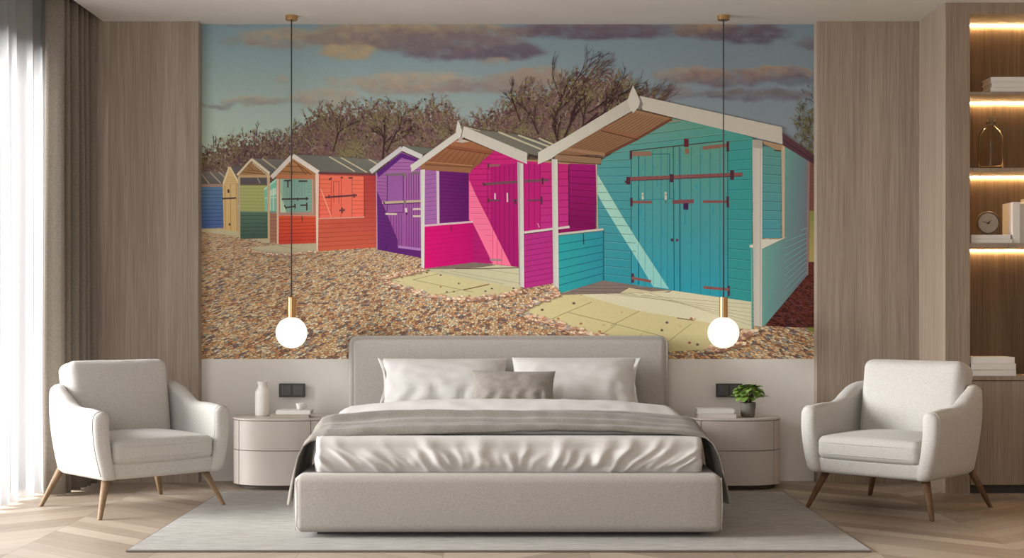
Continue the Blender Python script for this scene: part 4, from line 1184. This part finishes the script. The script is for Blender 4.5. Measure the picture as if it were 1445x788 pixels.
# grey throw laid across, hanging down both sides
HANG = [(.860, 0), (.915, -.012), (.950, -.050), (.975, -.110), (.990, -.190), (1.000, -.260), (1.008, -.325)]
def throw_bm():
    bm = bmesh.new()
    us = frange(-1, 1, 170); vs = frange(0, 1, 44)
    A0 = .70
    def P(u, v, side):
        a = abs(u); s = 1 if u > 0 else -1
        wdt = .62 - .05 * smooth01(.5, 1, a)
        y0 = 6.452 - .020 * smooth01(.4, .7, a) - .055 * smooth01(.7, 1.0, a) + .008 * ns(u * 4, 3, 1)
        y = y0 + wdt * v + .006 * ns(u * 5, v * 3, 5)
        # lengthwise folds: a rolled upper band and soft ripples
        f = .006 * math.sin(v * 13 + 2.0 * ns(u * 2.2, 0, 3) + u * 1.2) + .024 * math.exp(-((v - .72 - .05 * ns(u * 2, 4, 1)) / .07) ** 2) + .005 * math.sin(v * 31 + u * 3)
        yy = max(y, 6.5)
        if a < A0:
            x = s * .860 * a / A0
            z = duvet_top(x, yy) + .013 + f
            if v < .06: z -= .016 * (1 - v / .06) ** 2
            n = (0, 0, 1)
        else:
            t = (a - A0) / (1 - A0) * (len(HANG) - 1); i = min(int(t), len(HANG) - 2); k = t - i
            hx_ = HANG[i][0] * (1 - k) + HANG[i + 1][0] * k; hz = HANG[i][1] * (1 - k) + HANG[i + 1][1] * k
            x = s * (hx_ + (.012 * math.sin(v * 11 + 1 + s) + .006 * math.sin(v * 27)) * smooth01(A0 + .08, 1, a))
            z = duvet_top(.86, yy) + .013 + hz + f * (1 - smooth01(A0, .9, a) * .6)
            if v < .06: z -= .016 * (1 - v / .06) ** 2 * (1 - smooth01(A0, .85, a))
            g = smooth01(A0, A0 + .12, a) * 1.35
            n = (s * math.sin(g), 0, math.cos(g))
        k = 0 if side else -.008
        return (BX + x + n[0] * k, y, z + n[2] * k)
    return slab(us, vs, lambda u, v: P(u, v, True), lambda u, v: P(u, v, False), bm)
th = obj('throw_blanket', throw_bm(), THROWM, smooth=True)
tag(th, 'grey woven throw laid across the bed and hanging down both sides', 'throw blanket')

# pillows
def pillow_bm(w, h, t, pinch, wr, seed, flange=0.0):
    bm = bmesh.new()
    n = 44
    g = [math.sin(x * math.pi / 2) for x in frange(-1, 1, n)]
    def out(u, v):
        x = w / 2 * u * (1 - pinch * (1 - v * v) ** 1.0 * abs(u) ** 3)
        z = h / 2 * v * (1 - pinch * 1.1 * (1 - u * u) * abs(v) ** 3)
        return x, z
    def S(u, v, s):
        x, z = out(u, v)
        k = max(0, (1 - abs(u) ** 3.2)) ** .6 * max(0, (1 - abs(v) ** 2.6)) ** .6
        d = t / 2 * k * (1 - .12 * v)
        e = (1 - abs(u) ** 4)
        if s > 0:
            d += wr * k * (math.sin(u * 17 + 3 * ns(u * 3, v * 2, seed)) * max(0, -v - .05 + .45 * ns(u * 4, 1, seed)) * 1.6 + .7 * ns(u * 4, v * 5, seed)) 
            d += wr * .6 * math.sin(9 * (abs(u) - v * .5) + 5 * ns(u * 2, v * 2, seed + 3)) * smooth01(.55, .9, abs(u)) * k
        return (x, -d if s > 0 else d, z)
    slab(g, g, lambda u, v: S(u, v, 1), lambda u, v: S(u, v, -1), bm)
    bmesh.ops.remove_doubles(bm, verts=bm.verts, dist=1e-5)
    return bm
def flange_bm(w, h, side, t=.004, fw=.05, seed=0):
    """open hem of the pillow case at one end"""
    bm = bmesh.new()
    us = frange(0, 1, 8); vs = frange(-1, 1, 30)
    def P(u, v, s):
        x = side * (w / 2 * (1 - .045 * (1 - v * v)) - .030 + (fw + .012) * u * (1 - .45 * (1 - v * v)))
        z = h / 2 * v * (.93 + .07 * u) 
        y = .014 * math.sin(v * 7 + seed) * u + .010 * ns(v * 3, u * 2, seed) - .006 * u
        k = .018 * (1 - v * v) * (1 - u) 
        return (x, y + s * (t / 2 + k), z)
    return slab(us, vs, lambda u, v: P(u, v, -1), lambda u, v: P(u, v, 1), bm)
def pillow(name, loc, w, h, t, tilt, rz, ry, mat, label, pinch=.05, wr=.010, seed=1, ear=0):
    o = empty(name, loc)
    o.rotation_euler = (-tilt, ry, rz)
    obj('pillow_body', pillow_bm(w, h, t, pinch, wr, seed), mat, o, smooth=True)
    if ear: obj('case_hem', flange_bm(w, h, ear, seed=seed), mat, o, smooth=True)
    tag(o, label, 'pillow' if name == 'pillow' else 'cushion')
    return o
pillow('pillow', (BX - .375, 8.12, .600), .735, .40, .17, math.radians(38), .03, 0.0, SHEET, 'white pillow leaning on the left half of the headboard', seed=2, ear=-1)
pillow('pillow', (BX + .380, 8.12, .602), .735, .41, .17, math.radians(38), -.03, 0.0, SHEET, 'white pillow leaning on the right half of the headboard', seed=6, ear=1)
pillow('cushion', (BX + .025, 7.86, .593), .475, .235, .12, math.radians(26), -.02, 0.01, CUSHM, 'small grey oblong cushion in front of the two white pillows', pinch=.06, wr=.008, seed=11)

# ------------------------------------------------------------ bedside cabinets
def oval(a, b, ang, e=2.5):
    c, s = math.cos(ang), math.sin(ang)
    return (a * math.copysign(abs(c) ** (2 / e), c), b * math.copysign(abs(s) ** (2 / e), s))
def oval_solid(bm, a, b, z0, z1, n=96, bev=.003, cap=True):
    rings = []
    for (k, z) in ((1 - bev / a, z0), (1, z0 + bev), (1, z1 - bev), (1 - bev / a, z1)):
        rings.append([bm.verts.new((oval(a * k, b * k, 2 * math.pi * i / n)[0], oval(a * k, b * k, 2 * math.pi * i / n)[1], z)) for i in range(n)])
    for p, q in zip(rings, rings[1:]):
        for i in range(n): bm.faces.new((p[i], p[(i + 1) % n], q[(i + 1) % n], q[i]))
    bm.faces.new(rings[0][::-1]); bm.faces.new(rings[-1])
    return bm
def oval_shell(a, b, th, x0, x1, z0, z1, front=True):
    """curved board following the oval between two x positions"""
    def ang_at(x):
        lo, hi = (math.pi, 2 * math.pi)
        for _ in range(40):
            m = (lo + hi) / 2
            if oval(a, b, m)[0] < x: lo = m
            else: hi = m
        return (lo + hi) / 2
    if front:
        A0, A1 = ang_at(x0), ang_at(x1)
    else:      # from x0 on the front round one end to the back
        A0, A1 = x0, x1
    us = frange(A0, A1, 30)
    bm = bmesh.new()
    def P(u, z, s):
        p = oval(a - s * th, b - s * th, u); return (p[0], p[1], z)
    slab(us, [z0, z1], lambda u, z: P(u, z, 0), lambda u, z: P(u, z, 1), bm)
    return bm, ang_at
def nightstand(x, label, xl, xr):
    o = empty('nightstand', (x, 8.262, 0))
    tag(o, label, 'nightstand')
    a, b = .290, .222
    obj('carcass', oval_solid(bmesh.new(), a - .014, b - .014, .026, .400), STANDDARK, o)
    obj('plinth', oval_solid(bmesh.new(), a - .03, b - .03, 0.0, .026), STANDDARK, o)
    obj('stand_top', oval_solid(bmesh.new(), a + .002, b + .002, .402, .414, 120, .002), STANDM, o)
    g = .0022
    for z0, z1 in ((.230, .399), (.028, .226)):
        bm, f = oval_shell(a, b, .012, xl + g, xr - g, z0, z1)
        obj('drawer', bm, STANDM, o, smooth=False)
    for z0, z1 in ((.230, .399), (.028, .226)):
        bm, _ = oval_shell(a, b, .012, math.pi / 2 + .25, f(xl - g), z0, z1, False)
        obj('side_panel', bm, STANDM, o)
        bm, _ = oval_shell(a, b, .012, f(xr + g), 2 * math.pi + math.pi / 2 - .25, z0, z1, False)
        obj('side_panel', bm, STANDM, o)
    return o
nightstand(-1.354, 'oval greige nightstand between the left armchair and the bed', -.236, .188)
nightstand(1.296, 'oval greige nightstand right of the bed under the right pendant lamp', -.196, .232)
NZ = .414

# vase
tag(obj('vase', lathe([(0, 0), (.038, 0), (.042, .004), (.0435, .02), (.0435, .13), (.041, .148), (.034, .160), (.026, .168), (.025, .180), (.030, .203), (.032, .206), (.029, .206), (.023, .190), (.021, .168), (.0, .165)], 40), CERAM, smooth=True),
    'white ceramic bottle vase on the left nightstand', 'vase')
bpy.data.objects['vase'].location = (-1.482, 8.27, NZ)
# books and cup on the left
tag(book('book', (-1.297, 8.17, NZ), .225, .15, .020, .04, COVERG), 'greige book lying directly on the left nightstand', 'book')
tag(book('book', (-1.272, 8.175, NZ + .0205), .200, .14, .024, -.03, COVERW), 'white book on top of the greige book, left nightstand', 'book')
def cup():
    o = obj('cup', lathe([(0, 0), (.016, 0), (.020, .006), (.0245, .034), (.026, .038), (.0235, .038), (.018, .008), (0, .006)], 28), CERAM, smooth=True)
    o.location = (-1.242, 8.17, NZ + .045)
    tag(o, 'small white cup standing on the books of the left nightstand', 'cup')
    h = obj('handle', tube([(.022, 0, .010), (.034, 0, .012), (.037, 0, .022), (.034, 0, .031), (.023, 0, .032)], .0028, 6), CERAM, o, smooth=True)
cup()
# books on the right
tag(book('book', (1.196, 8.17, NZ), .215, .16, .026, .05, COVERW), 'white book lying directly on the right nightstand', 'book')
tag(book('book', (1.193, 8.17, NZ + .0265), .212, .155, .026, -.05, COVERW), 'white book on top of another on the right nightstand', 'book')

# potted plant
def plant():
    o = empty('potted_plant', (1.392, 8.20, NZ))
    tag(o, 'small green leafy plant in a grey pot on the right nightstand', 'plant')
    POT = noise_col(material('grey_concrete_pot', (118, 112, 106), .8), (106, 100, 94), (130, 124, 118), 25)
    SOIL = noise_col(material('soil', (50, 38, 30), 1), (36, 26, 20), (66, 50, 40), 90)
    LEAF = noise_col(material('plant_leaf_green', (110, 146, 66), .45), (92, 130, 54), (150, 180, 92), 22)
    STEM = material('plant_stem_green', (96, 110, 58), .6)
    obj('pot', lathe([(0, 0), (.034, 0), (.040, .006), (.047, .084), (.045, .085), (.041, .078), (.0, .076)], 36), POT, o, smooth=True)
    obj('soil', lathe([(0, .079), (.03, .078), (.0405, .074), (.0, .070)], 20), SOIL, o, smooth=True)
    rnd = random.Random(5)
    lb = bmesh.new(); sb = bmesh.new()
    for k in range(72):
        a = rnd.uniform(0, 2 * math.pi); rr = rnd.uniform(0, 1) ** .6
        el = rnd.uniform(-.2, 1.0)
        tip = Vector((math.cos(a) * .082 * rr, math.sin(a) * .07 * rr, .118 + .068 * math.sqrt(max(0, 1 - rr * rr)) * (el * .6 + .5)))
        if rr > .8: tip.z -= rnd.uniform(0, .03)
        base = Vector((math.cos(a) * .012, math.sin(a) * .012, .076))
        mid = (base + tip) / 2 + Vector((0, 0, .018))
        tube([base, mid, tip], .0012, 5, sb)
        L = rnd.uniform(.019, .029); W = L * .9
        dirn = Vector((math.cos(a + rnd.uniform(-.7, .7)), math.sin(a + rnd.uniform(-.7, .7)), rnd.uniform(-.55, .25))).normalized()
        sd = dirn.cross(Vector((0, 0, 1))).normalized(); up = sd.cross(dirn)
        grid = []
        for i in range(7):
            t = i / 6; wd = W * math.sin(math.pi * min(1, t * .92 + .06)) ** .7
            row = []
            for j in (-1, -.5, 0, .5, 1):
                p = tip + dirn * (t - .2) * L * 2 + sd * j * wd + up * (-.35 * L * t * t + .25 * wd * abs(j))
                row.append(lb.verts.new(p))
            grid.append(row)
        for p, q in zip(grid, grid[1:]):
            for j in range(4): lb.faces.new((p[j], p[j + 1], q[j + 1], q[j]))
    obj('foliage', lb, LEAF, o, smooth=True); obj('stems', sb, STEM, o, smooth=True)
plant()

# wall sockets
def socket(x0, x1, label):
    z0, z1 = .514, .597
    o = empty('wall_socket', ((x0 + x1) / 2, YW - .030, (z0 + z1) / 2)); tag(o, label, 'wall socket')
    w, h = (x1 - x0) / 2, (z1 - z0) / 2
    obj('socket_frame', rbox(0, -.005, 0, 2 * w, .010, 2 * h, .003, 3), DARKP, o)
    for s in (-1, 1):
        obj('socket_insert', rbox(s * w * .46, -.011, 0, w * .78, .006, h * 1.5, .002, 3), material('socket_insert_grey', (84, 84, 84), .35), o)
socket(-1.416, -1.256, 'dark grey double wall socket above the left nightstand')
socket(1.243, 1.403, 'dark grey double wall socket behind the potted plant')

# pendant lamps
def pendant(x, label):
    o = empty('pendant_lamp', (x, 8.25, ZC)); tag(o, label, 'pendant lamp', None)
    obj('canopy', lathe([(0, 0), (.036, 0), (.036, -.024), (.034, -.027), (0, -.027)], 40), BRASS, o)
    obj('cord', tube([(0, 0, -.026), (0, 0, -1.674)], .0038, 8), CORDM, o, smooth=True)
    obj('brass_stem', lathe([(0, -1.670), (.024, -1.670), (.025, -1.672), (.025, -1.792), (0, -1.792)], 32), BRASS, o)
    obj('globe_shade', lathe([(0.0928 * math.sin(a), -1.8815 + .0928 * math.cos(a)) for a in frange(0, math.pi, 32)], 48), GLOBE, o, smooth=True)
    return o
pendant(-1.306, 'brass pendant lamp with white globe hanging above the left nightstand')
pendant(1.256, 'brass pendant lamp with white globe hanging above the right nightstand')

# ------------------------------------------------------------ armchairs
def armchair(loc, rz, label, legm):
    o = empty('armchair', loc, rz); tag(o, label, 'armchair')
    # wrap-around shell: arms and back in one piece
    path = []
    Rr = .20; hx = .325; yf, yb = -.335, .300
    for y in frange(yf, yb - Rr, 16): path.append((-hx, y, -1, 0))
    for a in frange(0, math.pi / 2, 10)[1:]:
        path.append((-hx + Rr - Rr * math.cos(a), yb - Rr + Rr * math.sin(a), -math.cos(a), math.sin(a)))
    for x in frange(-hx + Rr, hx - Rr, 6)[1:]: path.append((x, yb, 0, 1))
    for a in frange(0, math.pi / 2, 10)[1:]:
        path.append((hx - Rr + Rr * math.sin(a), yb - Rr + Rr * math.cos(a), math.sin(a), math.cos(a)))
    for y in frange(yb - Rr, yf, 16)[1:]: path.append((hx, y, 1, 0))
    def topz(y):
        return .548 + .105 * smooth01(-.12, .20, y) - .010 * smooth01(-.2, -.335, y)
    TH = .082
    def ring(P, k=1.0, push=0.0):
        x, y, nx, ny = P
        zt = topz(y); zb = .192 + .0
        out = []
        n = 10
        r = TH / 2
        # outer side up, round top, inner side down
        pts = []
        for i in range(9):
            t = i / 8; z = zb + .02 + (zt - r - zb - .02) * t
            pts.append((r, z))
        for i in range(1, 12):
            a = math.pi * i / 12; pts.append((r * math.cos(a), zt - r + r * math.sin(a)))
        for i in range(9):
            t = 1 - i / 8; z = zb + .02 + (zt - r - zb - .02) * t
            pts.append((-r, z))
        pts.append((-r + .012, zb)); pts.append((r - .018, zb))
        mz = (zt + zb) / 2
        for (q, z) in pts:
            t = (z - zb) / (zt - zb)
            belly = .050 * math.sin(math.pi * min(1, t * .62 + .02)) - .028
            qq = q * k; zz = mz + (z - mz) * (1 - (1 - k) * .16)
            if q > 0 or True: off = belly * (1.0 if q > 0 else .75)
            # front of the arm leans back towards the top
            out.append((x + nx * (qq + off) + 0, y + ny * (qq + off) + push + .010 * t * (1 if abs(nx) > .9 and y < 0 else 0), zz))
        return out
    bm = bmesh.new(); rings = []
    caps = [(math.sin(a), math.cos(a)) for a in frange(.15, math.pi / 2, 5)]
    seq = [(path[0], s, -.030 * c) for s, c in caps[:-1]] + [(p, 1, 0) for p in path] + [(path[-1], s, -.030 * c) for s, c in reversed(caps[:-1])]
    for P, k, push in seq: rings.append([bm.verts.new(v) for v in ring(P, k, push)])
    for a, b in zip(rings, rings[1:]):
        for i in range(len(a)):
            j = (i + 1) % len(a); bm.faces.new((a[i], a[j], b[j], b[i]))
    bm.faces.new(rings[0][::-1]); bm.faces.new(rings[-1])
    sh = obj('arm_shell', bm, LINEN, o, smooth=True)
    # piping along the front edge of both arms (outer edge)
    for P in (path[0], path[-1]):
        bm = bmesh.new()
        R = ring(P)
        pts = [Vector(R[i]) + Vector((P[2] * .001, -.003, .0005)) for i in range(0, 26)]
        tube(pts, .0022, 5, bm)
        obj('piping', bm, LINEN, sh, smooth=True)
    # front rail and seat platform
    def ff(u, v, t, q):
        q = q.copy()
        if v > 0: q.x *= 1 - .16 * v * v
        q.y -= .010 * (1 - u * u) * (1 if v < -.5 else 0)
        return q
    obj('seat_frame', rbox(0, -.035, .235, .625, .60, .088, .022, 8, ff), LINEN, o, smooth=True)
    # seat cushion
    def sf(u, v, t, q):
        q = q.copy()
        if t > 0: q.z += .030 * (1 - abs(u) ** 2.4) * (1 - abs(v) ** 2.4)
        q.y -= .012 * (1 - u * u) * (1 if v < -.5 else 0)
        return q
    sc_ = obj('seat_cushion', rbox(0, -.095, .325, .572, .52, .118, .034, 14, sf), LINEN, o, smooth=True)
    bm = bmesh.new()
    def loop(w, d, r, z, cy):
        pts = []
        for (sx, sy, a0) in ((1, 1, 0), (-1, 1, 1), (-1, -1, 2), (1, -1, 3)):
            for a in frange(0, math.pi / 2, 5):
                t = a0 * math.pi / 2 + a
                pts.append((sx * (w / 2 - r) + r * math.cos(t), cy + sy * (d / 2 - r) + r * math.sin(t), z))
            if a0 == 2:
                for k in range(1, 8):
                    x = -(w / 2 - r) + (w - 2 * r) * k / 8
                    pts.append((x, cy - d / 2 - .012 * (1 - (2 * x / w) ** 2), z))
        return pts
    tube(loop(.570, .520, .034, .354, -.095), .0028, 5, bm, closed=True)
    obj('piping', bm, LINEN, sc_, smooth=True); bm = bmesh.new()
    tube(loop(.570, .520, .034, .296, -.095), .0028, 5, bm, closed=True)
    obj('piping', bm, LINEN, sc_, smooth=True)
    # back cushion
    def bf(u, v, t, q):
        q = q.copy()
        if v < 0: q.y -= .030 * (1 - abs(u) ** 2.2) * (1 - abs(t) ** 2.2)
        q.x *= 1 + .015 * t
        q.z += .004 * ns(u * 4, v * 3, 2) * (1 if t > .8 else 0)
        return q
    bc = obj('back_cushion', rbox(0, 0, 0, .575, .165, .435, .050, 14, bf), LINEN, o, smooth=True)
    bc.location = (0, .178, .552); bc.rotation_euler = (math.radians(-11), 0, 0)
    bm = bmesh.new()
    def vloop(w, h, r, y):
        pts = []
        for (sx, sz, a0) in ((1, 1, 0), (-1, 1, 1), (-1, -1, 2), (1, -1, 3)):
            for a in frange(0, math.pi / 2, 5):
                t = a0 * math.pi / 2 + a
                z = sz * (h / 2 - r) + r * math.sin(t)
                pts.append(((sx * (w / 2 - r) + r * math.cos(t)) * (1 + .015 * z / (h / 2)), y, z))
        return pts
    tube(vloop(.573, .433, .05, -.036), .0026, 5, bm, closed=True)
    obj('piping', bm, LINEN, bc, smooth=True)
    for sx in (-1, 1):
        for sy in (-1, 1):
            top = Vector((sx * .275, sy * .255, .205)); foot = Vector((sx * .352, sy * .335, .0105 if (loc[0] < 0 and sx > 0 and sy > 0 and False) or (loc[0] < 0 and sx > 0 and sy < 0) else 0.0))
            bm = bmesh.new(); n = 20
            d = foot - top; ringz = []
            for t, r in ((0, .023), (.5, .018), (.97, .0125), (1, .011)):
                c = top + d * t
                ringz.append([bm.verts.new((c.x + r * math.cos(2 * math.pi * i / n), c.y + r * math.sin(2 * math.pi * i / n), c.z)) for i in range(n)])
            for a, b in zip(ringz, ringz[1:]):
                for i in range(n): bm.faces.new((a[i], a[(i + 1) % n], b[(i + 1) % n], b[i]))
            bm.faces.new(ringz[0]); bm.faces.new(ringz[-1][::-1])
            obj('leg', bm, legm, o, smooth=True)
    return o
armchair((-2.015, 7.385, 0), math.radians(43), 'light grey armchair with pale wooden legs beside the left curtains', LEGW)
armchair((2.045, 7.345, 0), math.radians(-43), 'light grey armchair with dark wooden legs in front of the shelving unit', LEGD)

# ------------------------------------------------------------ groups of like things
for o in bpy.data.objects:
    if o.parent or 'category' not in o: continue
    c, lb = o['category'], o['label']
    if c == 'armchair': o['group'] = 'light grey armchairs either side of the bed'
    elif c == 'nightstand': o['group'] = 'oval nightstands beside the bed'
    elif c == 'pendant lamp': o['group'] = 'globe pendant lamps above the nightstands'
    elif c == 'wall socket': o['group'] = 'dark wall sockets above the nightstands'
    elif c == 'pillow': o['group'] = 'white pillows against the headboard'
    elif c == 'book':
        o['group'] = ('stack of books on the highest shelf' if 'highest shelf' in lb else 'stack of books on the cabinet top' if 'cabinet top' in lb else
                      'books lying under the clock' if ('beneath the round clock' in lb or 'under the round clock' in lb) else 'upright books beside the clock' if 'upright' in lb else
                      'books on the left nightstand' if 'left nightstand' in lb else 'books on the right nightstand')
